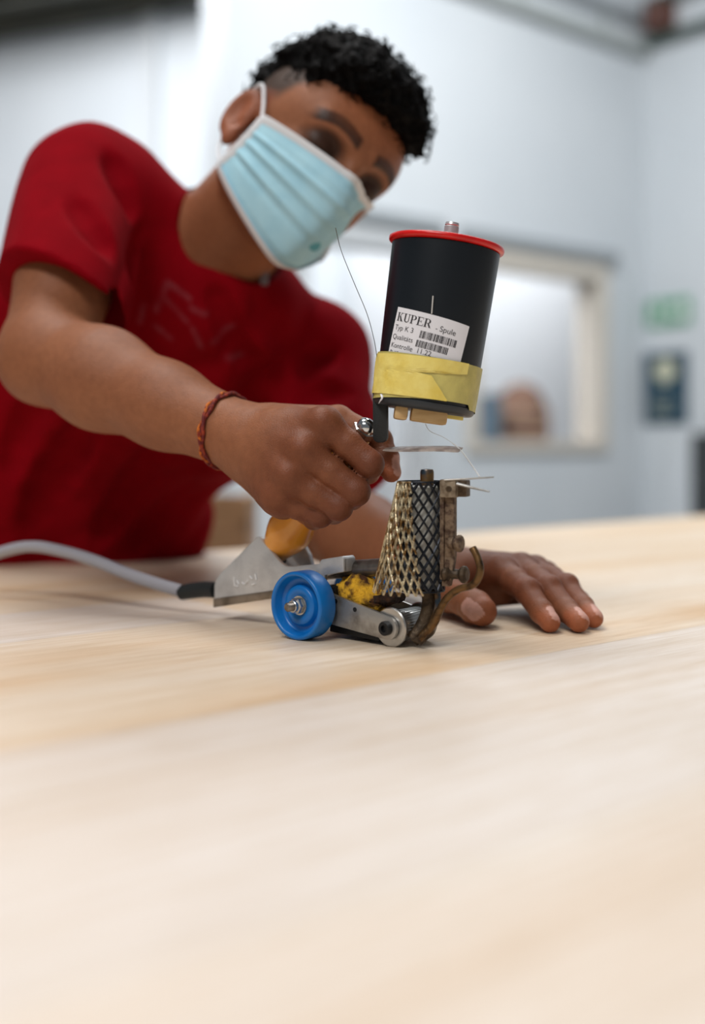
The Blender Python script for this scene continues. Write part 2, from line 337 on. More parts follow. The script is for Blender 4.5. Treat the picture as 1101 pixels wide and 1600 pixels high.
# prism(u, w) extrudes along u x w: TF x Z = -TS, so thickness t means v = -t
M_alu = mat('cast_aluminium', rgb(202, 202, 202), 0.40, 0.45, noise=(60, rgb(176, 176, 177), 0.4, 0.75), bump=(400, 0.25))
M_steel = mat('bright_steel', rgb(190, 190, 188), 0.28, 0.95, noise=(120, rgb(150, 146, 140), 0.45, 0.8))
M_worn = mat('worn_steel', rgb(176, 174, 170), 0.4, 0.8, noise=(45, rgb(96, 88, 80), 0.5, 0.75), bump=(200, 0.3))
M_blk = mat('black_steel', rgb(28, 29, 31), 0.42, 0.4)
M_bluew = mat('blue_wheel_plastic', rgb(2, 112, 192), 0.36, noise=(50, rgb(2, 100, 176), 0.4, 0.8), bump=(300, 0.12))
M_hand = mat('orange_varnished_wood', rgb(234, 158, 46), 0.28, noise=(30, rgb(214, 132, 30), 0.35, 0.75, (1, 1, 1)), Coat_Weight=0.5)
M_burn = mat('scorched_steel', rgb(92, 76, 58), 0.5, 0.6, noise=(90, rgb(40, 34, 30), 0.4, 0.65), bump=(260, 0.8))
M_rusty = mat('rusted_steel', rgb(128, 108, 88), 0.65, 0.45, noise=(220, rgb(74, 54, 42), 0.42, 0.62), bump=(500, 0.8))
M_temper = mat('heat_tinted_steel', rgb(140, 108, 70), 0.32, 0.85, noise=(110, rgb(70, 84, 96), 0.42, 0.62), bump=(300, 0.4))
M_tubem = mat('dark_tube', rgb(128, 122, 116), 0.34, 0.75, noise=(60, rgb(72, 66, 62), 0.4, 0.7))
M_bmesh = mat('black_mesh', rgb(28, 32, 40), 0.38, 0.55)
M_gmesh = mat('tarnished_brass_mesh', rgb(202, 188, 156), 0.32, 0.85, noise=(190, rgb(116, 86, 48), 0.44, 0.60), bump=(600, 0.6))
M_cer = mat('ceramic_white', rgb(205, 206, 200), 0.7, noise=(60, rgb(168, 166, 156), 0.4, 0.7))
M_foam = mat('scorched_foam', rgb(226, 172, 40), 0.9, noise=(90, rgb(74, 42, 14), 0.42, 0.62), bump=(700, 1.0))
M_char = mat('charred', rgb(40, 24, 16), 0.85, noise=(160, rgb(84, 48, 18), 0.5, 0.7), bump=(700, 1.0))
M_cable = mat('grey_cable', rgb(152, 152, 160), 0.5); M_rub = mat('black_rubber', rgb(22, 26, 27), 0.55, bump=(500, 0.2))

tool = empty('veneer_stitcher', TO); tag(tool, 'hand-held veneer stitching tool with blue wheels and orange wooden handle', 'hand tool')
# cast housing: two cheeks and a core with the handle pocket between them
prof = [(-0.1187, 0.0106), (-0.1187, 0.029), (-0.1165, 0.0335), (-0.113, 0.0375), (-0.0690, 0.0715), (-0.0655, 0.0715), (-0.0625, 0.068), (-0.0425, 0.0525), (-0.037, 0.0503), (-0.0314, 0.0503), (-0.001, 0.0545), (0.0005, 0.0580), (0.021, 0.0618), (0.023, 0.060), (0.023, 0.050), (0.004, 0.046), (0.002, 0.034), (-0.056, 0.0231)]
bm = bmesh.new()
prism(prof, TO, TF, Z, 0.011, 0.015, 0.0012, bm)
far = [(-0.1187, 0.0106), (-0.1187, 0.029), (-0.1165, 0.0335), (-0.113, 0.0375), (-0.0690, 0.0715), (-0.0655, 0.0715), (-0.050, 0.0640), (-0.044, 0.0560), (-0.041, 0.0480), (-0.041, 0.028), (-0.056, 0.0231)]
prism(far, TO, TF, Z, -0.024, -0.020, 0.0012, bm)
core = [(-0.1185, 0.0110), (-0.1185, 0.029), (-0.1163, 0.0333), (-0.113, 0.0373), (-0.0780, 0.0640), (-0.0700, 0.0630), (-0.0655, 0.0560), (-0.0460, 0.0400), (-0.038, 0.0400), (-0.034, 0.030), (-0.056, 0.0235)]
prism([(-0.002, 0.044), (-0.002, 0.0545), (0.0005, 0.0580), (0.021, 0.0618), (0.023, 0.060), (0.023, 0.050), (0.004, 0.046)], TO, TF, Z, 0.001, 0.0152, 0.0012, bm)
prism(core, TO, TF, Z, -0.0202, 0.0112, 0, bm)
hs = put('housing', bm, M_alu, tool, angle=28)
tag(hs, 'cast aluminium housing')
# folded brownish skirt along the bottom of the near cheek
put('bottom_skirt', prism([(-0.1187, 0.0100), (-0.1187, 0.0175), (-0.056, 0.0290), (0.002, 0.0400), (0.002, 0.0335), (-0.056, 0.0226)], TO, TF, Z, 0.0151, 0.0158, 0.0003), mat('skirt_steel', rgb(150, 138, 124), 0.35, 0.8, noise=(60, rgb(110, 98, 84), 0.4, 0.7)), tool)
# scratched marks on the cheek
bm = bmesh.new(); mw = dv(-0.094, -0.01565, 0.0335); mu, mz = unit(TF + 0.14 * Z), unit(Z - 0.1 * TF)
for pts in ([(0, 0.004), (0, -0.003), (0.004, -0.004)], [(0.009, -0.001), (0.012, -0.003), (0.016, 0.0)], [(0.02, -0.0035), (0.024, -0.003)], [(0.0185, 0.0035), (0.021, 0.001)], [(0.0245, 0.005), (0.0255, 0.0)], [(0.003, 0.001), (0.005, -0.002)]):
    tube([mw + a * mu + b * mz for a, b in pts], 0.00045, 6, bm)
put('scratched_mark', bm, mat('scratch_white', rgb(240, 241, 242), 0.7), tool)
# axle, wheels
put('axle', tube([dv(0, -0.04, 0.0255), dv(0, 0.05, 0.0255)], 0.0042, 14), M_steel, tool)
def wheel(v, sgn):
    d = TS * sgn; c = dv(0, v, 0.0255)
    pr = [(0.0042, -0.0085), (0.0225, -0.0085), (0.0248, -0.0085), (0.0256, -0.0072), (0.0256, 0.0072), (0.0250, 0.0086), (0.0238, 0.0090), (0.0226, 0.0086), (0.0218, 0.0070), (0.0208, 0.0018), (0.0196, 0.0006), (0.0164, 0.0000), (0.0154, 0.0008), (0.0148, 0.0036), (0.0138, 0.0046), (0.0095, 0.0048), (0.0085, 0.0038), (0.0042, 0.0036)]
    w = put('wheel', lathe(pr, c, d, 72), M_bluew, tool, angle=50)
    put('washer', lathe([(0.0044, 0.0034), (0.0072, 0.0034), (0.0074, 0.0042), (0.0072, 0.0048), (0.0044, 0.0048)], c, d, 32), M_steel, w)
    put('wheel_nut', lathe([(0.0030, 0.0048), (0.0060, 0.0048), (0.0062, 0.0054), (0.0062, 0.0090), (0.0052, 0.0100), (0.0030, 0.0100)], c, d, 6), M_steel, w, smooth=False)
    put('collar', lathe([(0.0030, 0.0100), (0.0046, 0.0100), (0.0046, 0.0122), (0.0040, 0.0128), (0.003, 0.0128)], c, d, 24), M_steel, w)
    prt = [(0.0, 0.0128), (0.0034, 0.0128)]
    for q in range(6): prt += [(0.0034, 0.0130 + q * 0.0008), (0.0030, 0.0134 + q * 0.0008)]
    put('threaded_end', lathe(prt + [(0.0026, 0.0180), (0, 0.0182)], c, d, 20), M_worn, w)
wheel(-0.035, -1); wheel(0.036, 1)
# side plates with bolts, roller
def plate(v0, v1):
    pts = [(0.0 + 0.0125 * math.cos(t), 0.0255 + 0.0125 * math.sin(t)) for t in np.linspace(math.radians(85), math.radians(265), 12)]
    pts += [(0.071 + 0.0085 * math.cos(t), 0.014 + 0.0085 * math.sin(t)) for t in np.linspace(math.radians(-100), math.radians(70), 12)]
    return prism(pts, TO, TF, Z, -v1, -v0, 0.0005)
for v0, v1, s in ((-0.0235, -0.0205, -1), (0.0195, 0.0225, 1)):
    p = put('side_plate', plate(v0, v1), M_worn, tool)
    face = v0 if s < 0 else v1
    for u_, w_ in ((0.041, 0.0245), (0.0225, 0.0290)):
        put('bolt_hole', lathe([(0.0017, -0.0002), (0.0017, 0.0003)], dv(u_, face, w_), TS * s, 16), M_blk, p)
    put('bolt', lathe([(0.0052, 0), (0.0052, 0.0035), (0.0046, 0.0042), (0.0026, 0.0042), (0.0022, 0.0020), (0, 0.0020)], dv(0.071, face, 0.014), TS * s, 20), M_blk, p)
ro = put('roller', lathe([(0.0108, 0.0), (0.0112, 0.001), (0.0112, 0.030), (0.0108, 0.031)], dv(0.071, -0.0155, 0.014), TS, 44), M_steel, tool)
bm = bmesh.new()
for q in range(36):
    t = q / 36 * 2 * math.pi
    tube([dv(0.071 + 0.0112 * math.cos(t), -0.0147, 0.014 + 0.0112 * math.sin(t)), dv(0.071 + 0.0112 * math.cos(t + 0.12), 0.0145, 0.014 + 0.0112 * math.sin(t + 0.12))], 0.0004, 4, bm)
put('knurling', bm, M_steel, ro)['kind'] = 'stuff'
for v in (-0.0200, 0.0160):
    put('flange', lathe([(0.003, 0), (0.0134, 0), (0.0142, 0.0008), (0.0142, 0.0026), (0.0134, 0.0034), (0.003, 0.0034)], dv(0.071, v, 0.0142), TS, 48), M_steel, ro)
put('under_guard', prism([(0.012, 0.0045), (0.060, 0.0025), (0.060, 0.007), (0.012, 0.013)], TO, TF, Z, -0.016, 0.0185, 0.0008), M_blk, tool)
put('rear_bridge', box(dv(0.012, 0, 0.026), TF, TS, Z, 0.006, 0.0195, 0.013, 0.001), M_blk, tool)
# heating tube
put('heating_tube', lathe([(0.0, 0), (0.0066, 0), (0.0070, 0.002), (0.0070, 0.010), (0.0068, 0.0105), (0.0068, 0.078), (0, 0.078)], dv(-0.012, 0.002, 0.0470), dv(0.06, 0, 0.0555) - dv(-0.012, 0.002, 0.0470), 28), M_tubem, tool)
# handle with ferrule and acorn nut
H0 = dv(-0.0645, -0.001, 0.0570); H1 = dv(0.0265, 0.0, 0.153); HD = unit(H1 - H0)
put('handle', lathe([(0, 0), (0.0092, 0), (0.0104, 0.0015), (0.0120, 0.0060), (0.0146, 0.0130), (0.0172, 0.0200), (0.0186, 0.0260), (0.0182, 0.0315), (0.0164, 0.0380), (0.0142, 0.0450), (0.0122, 0.054), (0.0116, 0.070), (0.0116, 0.090), (0.0114, 0.108), (0.0104, 0.124), (0.0092, 0.131), (0, 0.1315)], H0, HD, 48), M_hand, tool)
put('ferrule', lathe([(0.0095, -0.006), (0.0128, -0.006), (0.0128, 0.0006), (0.0095, 0.0006)], H0, HD, 32), M_blk, tool)
NT = H0 + HD * 0.1315
put('handle_nut', lathe([(0, 0), (0.0084, 0), (0.0090, 0.0008), (0.0090, 0.0066), (0.0078, 0.0074)], NT, HD, 6), mat('chrome', rgb(205, 208, 210), 0.1, 1.0), tool, smooth=False)
put('nut_dome', lathe([(0.0076, 0.0074), (0.0074, 0.0105), (0.0060, 0.0135), (0.0034, 0.0152), (0, 0.0157)], NT, HD, 28), bpy.data.materials['chrome'], tool)
# flat bar that carries the spool
bar = [P(594.5, 626, 0.851), P(594.5, 660, 0.851), P(594.5, 680, 0.851)]
bw = 11.5 / FPX * 0.851
sec = [(-bw, 0.034), (-bw, -0.0005)] + [(bw * 1.0 * math.cos(t) , -0.0005 + bw * 0.75 * math.sin(t)) for t in np.linspace(math.pi, 2 * math.pi, 10)][1:-1] + [(bw, -0.0005), (bw, 0.034)]
put('support_bar', prism(sec, P(594.5, 682, 0.851), unit(V(1, -0.35, 0)), Z, -0.0025, 0.0025, 0.0006), M_rub, tool)
# mesh guard round the ceramic core
GA = dv(0.085, 0, 0); GZ0, GZ1 = 0.0402, 0.1190; GR = 0.0160
put('ceramic_core', lathe([(0.0, 0), (0.0122, 0), (0.0128, 0.001), (0.0128, GZ1 - GZ0 - 0.006), (0.0118, GZ1 - GZ0 - 0.005), (0, GZ1 - GZ0 - 0.005)], GA + Z * (GZ0 + 0.002), Z, 32), M_cer, tool)
def strands(surf, na, nb, turns, r, bm=None, full=True):
    """Two families of crossing strands on surf(a in 0..1, b in 0..1)."""
    bm = bm or bmesh.new()
    for sg in (1, -1):
        for i in range(-int(turns * na) - 1 if not full else 0, na + int(turns * na) + 2 if not full else na):
            pts = []
            for b in np.linspace(0, 1, nb * 3 + 1):
                wob = 0.16 / na * math.sin(b * nb * 2 * math.pi)
                a = i / na + sg * turns * b + wob * 0
                if not full and (a < 0 or a > 1):
                    if len(pts) > 2: tube(pts, r, 5, bm, flat=(0.62, 1.0))
                    pts = []; continue
                pts.append(surf(a, b))
            if len(pts) > 2: tube(pts, r, 5, bm, flat=(0.62, 1.0))
    return bm
def cyl(a, b): t = a * 2 * math.pi; return GA + V(GR * math.cos(t), GR * math.sin(t), GZ0 + (GZ1 - GZ0) * b)
bm = strands(cyl, 14, 7, 7 / 14 , 0.00128)
for zz in (GZ0, GZ1): tube([cyl(a, (zz - GZ0) / (GZ1 - GZ0)) for a in np.linspace(0, 1, 40)], 0.0007, 6, bm)
tag(put('mesh_guard', bm, M_bmesh, tool), 'black expanded metal mesh')
def gold(a, b):       # flared sheet that wraps the rear and near side of the guard
    t0, t1 = math.radians(120), math.radians(268 - 28 * b)
    t = t0 + (t1 - t0) * a; fl = (1 - b) ** 1.0
    bulge = max(0.0, math.cos(t - math.radians(196))) ** 0.8
    r = GR + 0.0016 + fl * 0.0185 * bulge
    return GA + V(r * math.cos(t), r * math.sin(t), GZ0 - 0.001 + (GZ1 - GZ0 + 0.001) * b)
bm = strands(gold, 14, 10, 10 / 14 * 0.56, 0.00082, full=False)
tube([gold(a, 1) for a in np.linspace(0, 1, 30)], 0.0006, 6, bm)
tag(put('brass_mesh', bm, M_gmesh, tool), 'tarnished golden expanded metal mesh')
put('guard_base', lathe([(0.004, 0), (0.0150, 0), (0.0150, 0.002), (0.004, 0.002)], GA + Z * (GZ0 - 0.001), Z, 28), M_burn, tool)
put('top_bolt', lathe([(0, 0), (0.0050, 0), (0.0050, 0.0120), (0.0044, 0.0138), (0, 0.0144)], GA + V(0.0035, 0, GZ1 - 0.005), Z, 20), M_temper, tool)
# clamp bar on the front of the guard
DB = 0.818
def dpx(px, py, D=DB): return P(px, py, D)
bx_, bz_ = unit(V(1, -0.45, 0)), Z; by_ = np.cross(bz_, bx_)
def pbox(x0, x1, y0, y1, D, hd, bev=0.0006):
    c = P((x0 + x1) / 2, (y0 + y1) / 2, D); return box(c, bx_, by_, bz_, (x1 - x0) / 2 / FPX * D * 1.09, hd, (y1 - y0) / 2 / FPX * D, bev)
put('guide_strip', pbox(689, 695, 772, 905, 0.816, 0.003), M_rusty, tool)
put('clamp_bar', pbox(697, 711, 770, 872, 0.816, 0.0035), M_rusty, tool)
put('lower_lug', prism([(-0.0045, 0), (0.0050, 0), (0.0035, -0.012), (0.0015, -0.021), (-0.0045, -0.021)], P(701, 870, 0.816), bx_, Z, -0.003, 0.003, 0.0008), M_rusty, tool)
cb = put('clamp_block', pbox(690, 714, 749, 777, 0.812, 0.0045, 0.0009), mat('pale_clamp', rgb(152, 138, 118), 0.6, 0.5, noise=(200, rgb(104, 88, 70), 0.45, 0.7), bump=(500, 0.6)), tool)
put('set_screw', lathe([(0.0022, 0), (0.0022, 0.0008), (0.0012, 0.0008), (0.0010, 0.0003), (0, 0.0003)], P(701, 764, 0.8075) , V(-0.3, -1, 0), 14), M_burn, cb)
put('rear_block', pbox(713, 731, 750, 776, 0.815, 0.005, 0.001), M_burn, tool)
put('thread_finger', tube([P(694, 750, 0.808), P(730, 748, 0.803), P(771, 745.5, 0.79)], [0.0011, 0.0010, 0.0007], 8, flat=(1, 0.7)), M_worn, tool)
put('thread_finger', tube(spline([P(714, 756, 0.806), P(738, 762, 0.80), P(764, 768, 0.79)], 8), [0.0019, 0.0018, 0.0017, 0.0016, 0.0015, 0.0013, 0.0011, 0.0009], 8, flat=(1, 0.6)), M_worn, tool)
put('clamp_screw', lathe([(0.0, 0), (0.0040, 0), (0.0046, 0.001), (0.0046, 0.004), (0.0036, 0.0042), (0.0036, 0.0062), (0.0058, 0.0064), (0.0062, 0.0072), (0.0062, 0.0088), (0.0054, 0.0098), (0, 0.0100)], P(701.5, 849, 0.812), unit(V(1, -0.55, 0.03)), 24), M_rusty, tool)
put('lower_knob', lathe([(0, 0), (0.0058, 0), (0.0066, 0.0015), (0.0058, 0.0035), (0.0062, 0.005), (0.0046, 0.0062), (0.0036, 0.0085), (0.0036, 0.0120), (0.0050, 0.0130), (0.0062, 0.0145), (0.0062, 0.0168), (0.0045, 0.0184), (0, 0.0186)], P(693, 896, 0.818), unit(V(1, -0.5, 0.0)), 10), M_burn, tool)
# scorched foam pad and its charred tip are built with the distance fields below
# nozzle under the guard and the thread hook
put('nozzle', tube(spline([P(669, 915, 0.826), P(671, 940, 0.824), P(666, 966, 0.822), P(653, 990, 0.820), P(643, 1000, 0.8195)], 18), [0.0056] * 18, 12, flat=(1.0, 0.62), up=X), M_burn, tool)
put('nozzle_liner', tube(spline([P(682, 918, 0.822), P(683, 942, 0.820), P(678, 966, 0.818), P(662, 992, 0.816)], 14), [0.0026] * 14, 8), M_temper, tool)
put('nozzle_foot', prism([(-0.0075, -0.001), (-0.0015, -0.0045), (0.0075, 0.004), (0.0085, 0.009), (0.0055, 0.0115), (-0.003, 0.004)], P(662, 998, 0.8165), unit(V(1, -0.2, 0)), Z, -0.004, 0.004, 0.0008), M_burn, tool)
put('thread_hook', tube(spline([P(655, 998, 0.812), P(676, 976, 0.811), P(686, 955, 0.810), P(698, 935, 0.808), P(716, 921, 0.805), P(736, 915, 0.800), P(746, 905, 0.797), P(750, 890, 0.797), P(746, 872, 0.799), P(738, 856, 0.802)], 60), [0.0031] * 14 + [0.0027] * 46, 12), mat('bronze_hook', rgb(112, 84, 52), 0.38, 0.75, noise=(130, rgb(58, 44, 32), 0.45, 0.65), bump=(400, 0.5)), tool)
# horn-coloured guide blade at the top of the handle
gb = [P(601, 702, 0.856), P(640, 701.5, 0.846), P(690, 701, 0.835), P(719, 703, 0.829)]
gp = spline(gb, 14); bm = bmesh.new(); tube(gp, [0.004, 0.006, 0.0068, 0.007, 0.007, 0.007, 0.007, 0.0070, 0.0070, 0.0070, 0.0070, 0.0070, 0.0068, 0.006], 10, bm, flat=(0.14, 1.0), up=unit(V(0, -0.30, 0.95)))
put('guide_blade', bm, mat('horn_blade', rgb(206, 190, 180), 0.3, Alpha=0.72, noise=(90, rgb(110, 90, 78), 0.4, 0.7)), tool)
# cable
put('cable_sleeve', tube(spline([P(338, 922, 0.952), P(320, 921, 0.962), P(300, 923, 0.970), P(283, 926, 0.976)], 12), [0.0068] * 9 + [0.0066, 0.0066, 0.0064], 16), M_rub, tool)
put('cable', tube(spline([P(288, 925, 0.974), P(250, 914, 0.985), P(200, 897, 1.0), P(150, 877, 1.02), P(100, 862, 1.04), P(50, 854, 1.06), P(5, 862, 1.08), P(-40, 880, 1.10), P(-130, 915, 1.13), V(-0.60, 1.20, 0.0055), V(-0.75, 1.18, 0.0055)], 90), 0.0054, 14), M_cable, tool)

# ------------------------------------------------------------------ the thread spool canister
SB = P(661, 640, 0.855); ST = P(697, 386, 0.855); SD = unit(ST - SB); SLN = np.linalg.norm(ST - SB)
SXa = unit(X - SD * np.dot(X, SD)); SYa = np.cross(SD, SXa)         # SYa points away from the camera
def rad(h): return 0.0372 + (0.0408 - 0.0372) * h / SLN
def cp(th, h, lift=0.0):      # point on the can: th from the camera-facing line, positive to the right
    r = rad(h) + lift; return SB + SD * h + r * (math.sin(th) * SXa - math.cos(th) * SYa)
sp = empty('thread_spool', SB); tag(sp, 'black thread spool canister with red lid and yellow tape above the fist', 'spool')
M_can = mat('black_can_plastic', rgb(7, 16, 24), 0.36, bump=(250, 0.06)); M_red = mat('red_plastic', rgb(206, 16, 14), 0.28, noise=(80, rgb(180, 8, 10), 0.5, 0.8))
put('can', lathe([(0.0, 0.003), (rad(0.003), 0.003), (rad(SLN - 0.002), SLN - 0.002), (0, SLN - 0.002)], SB, SD, 96), M_can, sp)
put('base_rim', lathe([(0.0, -0.0012), (0.0350, -0.0012), (0.0366, -0.0006), (0.0378, 0.0010), (0.0380, 0.0045), (0.0374, 0.0052), (0.0, 0.0052)], SB, SD, 96), mat('slate_rim', rgb(36, 42, 48), 0.45), sp)
bm = lathe([(0.0, SLN - 0.0015), (0.0408, SLN - 0.0015), (0.0424, SLN - 0.0010), (0.0432, SLN - 0.0004), (0.0436, SLN + 0.0010), (0.0434, SLN + 0.0026), (0.0424, SLN + 0.0032), (0.040, SLN + 0.0026), (0, SLN + 0.0026)], SB, SD, 96)
put('lid', bm, M_red, sp, angle=60)
put('lid_bolt', lathe([(0, 0), (0.0056, 0), (0.0056, 0.0130), (0.0050, 0.0136), (0.0054, 0.0144), (0.0050, 0.0162), (0, 0.0168)], SB + SD * (SLN + 0.0024) + SXa * 0.002, SD, 24), mat('zinc_bolt', rgb(200, 202, 204), 0.35, 0.6), sp)
# label
M_lab = mat('label_paper', rgb(226, 226, 232), 0.6); M_ink = mat('label_ink', rgb(40, 38, 42), 0.7)
PHI = math.radians(-7.6); LC_TH, LC_H = math.radians(-11.0), 0.0470; LW, LH = 0.0585, 0.0400
def lp(a, b, lift=0.0004):    # label coordinates (a right, b up from its centre) to the can
    s = a * math.cos(PHI) - b * math.sin(PHI); h = LC_H + a * math.sin(PHI) + b * math.cos(PHI)
    return cp(LC_TH + s / rad(h), h, lift)
def grid(fn, na, nb, bm=None):
    bm = bm or bmesh.new(); vs = [[bm.verts.new(fn(i / na, j / nb)) for j in range(nb + 1)] for i in range(na + 1)]
    for i in range(na):
        for j in range(nb): bm.faces.new([vs[i][j], vs[i + 1][j], vs[i + 1][j + 1], vs[i][j + 1]])
    return bm
def shell(fn, na, nb, thick):        # thin closed sheet on the can; fn(i, j, lift)
    bm = grid(lambda i, j: fn(i, j, 0.0), na, nb); grid(lambda i, j: fn(i, j, thick), na, nb, bm)
    bmesh.ops.remove_doubles(bm, verts=bm.verts, dist=1e-9); return bm
lab = put('label', shell(lambda i, j, t: lp((i - 0.5) * LW, (j - 0.5) * LH, 0.0001 + t), 24, 6, 0.0002), M_lab, sp)
def wrap2d(tris, a0, b0, lift=0.00042):
    bm = bmesh.new(); cache = {}
    for poly in tris:
        vs = []
        for p in poly:
            k = (round(p[0], 7), round(p[1], 7))
            if k not in cache: cache[k] = bm.verts.new(lp(a0 + p[0], b0 + p[1], lift))
            vs.append(cache[k])
        if len(set(vs)) > 2:
            try: bm.faces.new(vs)
            except ValueError: pass
    return bm
def text_polys(s, size):
    cu = bpy.data.curves.new('t', 'FONT'); cu.body = s; cu.size = size; cu.fill_mode = 'FRONT'
    ob = bpy.data.objects.new('t', cu); COL.objects.link(ob); bpy.context.view_layer.update()
    me = ob.evaluated_get(bpy.context.evaluated_depsgraph_get()).to_mesh()
    out = [[(me.vertices[v].co.x, me.vertices[v].co.y) for v in p.vertices] for p in me.polygons]
    bpy.data.objects.remove(ob); bpy.data.curves.remove(cu); return out
def rect(x0, y0, x1, y1): return [(x0, y0), (x1, y0), (x1, y1), (x0, y1)]
def serif(ch):                # bold serif capitals, unit height
    S, T = 0.055, 0.20; q = []
    def stem(x, w=T, y0=0, y1=1): q.append(rect(x, y0, x + w, y1)); 
    def ser(x0, x1, y): q.append(rect(x0, y, x1, y + S))
    if ch == 'K':
        stem(0.10); ser(0.0, 0.40, 0); ser(0.0, 0.40, 1 - S)
        q.append([(0.30, 0.36), (0.36, 0.50), (0.80, 1.0), (0.66, 1.0)]); q.append([(0.40, 0.52), (0.53, 0.66), (0.92, 0.0), (0.64, 0.0)]); ser(0.56, 0.95, 1 - S); ser(0.55, 1.0, 0); return q, 1.0
    if ch == 'U':
        stem(0.12, T, 0.28, 1); ser(0.0, 0.44, 1 - S); stem(0.72, 0.10, 0.28, 1); ser(0.60, 0.94, 1 - S)
        for t0, t1 in zip(np.linspace(math.pi, 2 * math.pi, 13), np.linspace(math.pi, 2 * math.pi, 13)[1:]):
            f = lambda t, o: (0.47 + (0.35 if o else 0.2) * math.cos(t) + (0 if o else 0.05), 0.28 + (0.29 if o else 0.19) * math.sin(t))
            q.append([f(t0, 1), f(t1, 1), f(t1, 0), f(t0, 0)])
        return q, 0.96
    if ch in 'PR':
        stem(0.10); ser(0.0, 0.42, 0); q.append(rect(0.0, 1 - S, 0.45, 1)); q.append(rect(0.30, 0.45, 0.45, 0.45 + S))
        for t0, t1 in zip(np.linspace(-math.pi / 2, math.pi / 2, 11), np.linspace(-math.pi / 2, math.pi / 2, 11)[1:]):
            f = lambda t, o: (0.45 + (0.36 if o else 0.15) * math.cos(t), 0.725 + (0.275 if o else 0.215) * math.sin(t))
            q.append([f(t0, 1), f(t1, 1), f(t1, 0), f(t0, 0)])
        if ch == 'R': q.append([(0.42, 0.47), (0.62, 0.50), (0.90, 0.03), (0.98, 0.0), (0.70, 0.0)]); return q, 0.98
        return q, 0.86
    if ch == 'E':
        stem(0.10); q.append(rect(0, 0, 0.80, S * 1.2)); q.append(rect(0, 1 - S * 1.2, 0.78, 1)); q.append(rect(0.3, 0.47, 0.58, 0.53))
        q.append(rect(0.54, 0.36, 0.59, 0.64)); q.append([(0.74, 0), (0.82, 0), (0.86, 0.28), (0.82, 0.28)]); q.append([(0.74, 1), (0.80, 1), (0.80, 0.74), (0.77, 0.74)]); return q, 0.88
polys = []; x = 0; hgt = 0.0062
for ch in 'KUPER':
    q, adv = serif(ch); polys += [[(x + a * hgt * 0.95, b * hgt) for a, b in p] for p in q]; x += (adv + 0.04) * hgt * 0.95
TLa, TLb = -LW / 2, LH / 2
put('printed_name', wrap2d(polys, TLa + 0.0018, TLb - 0.0098), M_ink, lab, smooth=False)
for s, size, a, b in (('-', 0.0052, 0.0335, -0.0103), ('Spule', 0.0058, 0.0365, -0.0102), ('Typ K 3', 0.0052, 0.0018, -0.0162), ('Qualit\u00e4ts', 0.0051, 0.0014, -0.0230), ('Kontrolle  11.22', 0.0051, 0.0016, -0.0292), ('Pr\u00fcfer', 0.0050, 0.0018, -0.0348)):
    put('printed_line', wrap2d(text_polys(s, size), TLa + a, TLb + b), M_ink, lab, smooth=False)
rb = random.Random(7)
for a0, b0, wd, hg in ((0.0238, -0.0183, 0.0268, 0.0054), (0.0228, -0.0250, 0.0232, 0.0050)):
    polys = []; x = 0
    while x < wd:
        w_ = rb.choice([0.0003, 0.0005, 0.0008]); polys.append(rect(x, 0, x + w_, hg)); x += w_ + rb.choice([0.00025, 0.0004, 0.0006])
    put('bar_code', wrap2d(polys, TLa + a0, TLb + b0), M_ink, lab, smooth=False)
# yellow tape: a band round the foot of the can and a brighter folded flap on its left
M_tape = mat('yellow_tape', rgb(204, 192, 112), 0.45, noise=(90, rgb(182, 172, 100), 0.4, 0.75), bump=(140, 0.8))
M_tape2 = mat('yellow_tape_double', rgb(236, 218, 124), 0.42, noise=(70, rgb(228, 202, 92), 0.4, 0.75), bump=(110, 0.9))
def tlow(th): return 0.0050 + 0.0022 * math.sin(th * 1.3 + 0.8) - (0.0035 if 0.95 < th < 1.9 else 0)
def thigh(th): return 0.0368 - 0.0012 * math.sin(th * 0.9)
def crease(th, h): return 0.0006 * abs(math.sin(7 * th + 120 * h)) * math.sin(3.1 * th + 1) ** 2 + 0.0004 * abs(math.sin(11 * th - 90 * h))
def tband(i, j, t): th = -math.pi + 2 * math.pi * i; lo, hi = tlow(th), thigh(th); h = lo + (hi - lo) * j; return cp(th, h, 0.0010 + 0.5 * crease(th, h) + t)
tpe = put('tape', shell(tband, 96, 8, 0.0003), M_tape, sp)
def tflap(i, j, t):
    lo, hi = 0.0068, 0.0364; h = lo + (hi - lo) * j
    edge = -0.02 + 0.38 * (1 - abs(j - 0.02) / 0.58) if j < 0.6 else -0.24 + 0.95 * min(1, (j - 0.6) / 0.12)
    th = -1.75 + (edge + 1.75) * i; return cp(th, h, 0.0016 + crease(th * 1.3, h * 0.9) + t)
put('tape_flap', shell(tflap, 40, 30, 0.0003), M_tape2, sp)
pts2 = [cp(-1.0, 0.006, 0.002), cp(-0.93, 0.0035, 0.003), cp(-0.96, 0.001, 0.0035), cp(-1.02, -0.001, 0.003)]
put('tape_tail', tube(spline(pts2, 8), [0.001, 0.0009, 0.0008, 0.0007, 0.0006, 0.0004, 0.0003, 0.0002], 6, flat=(1, 0.3)), M_lab, sp)
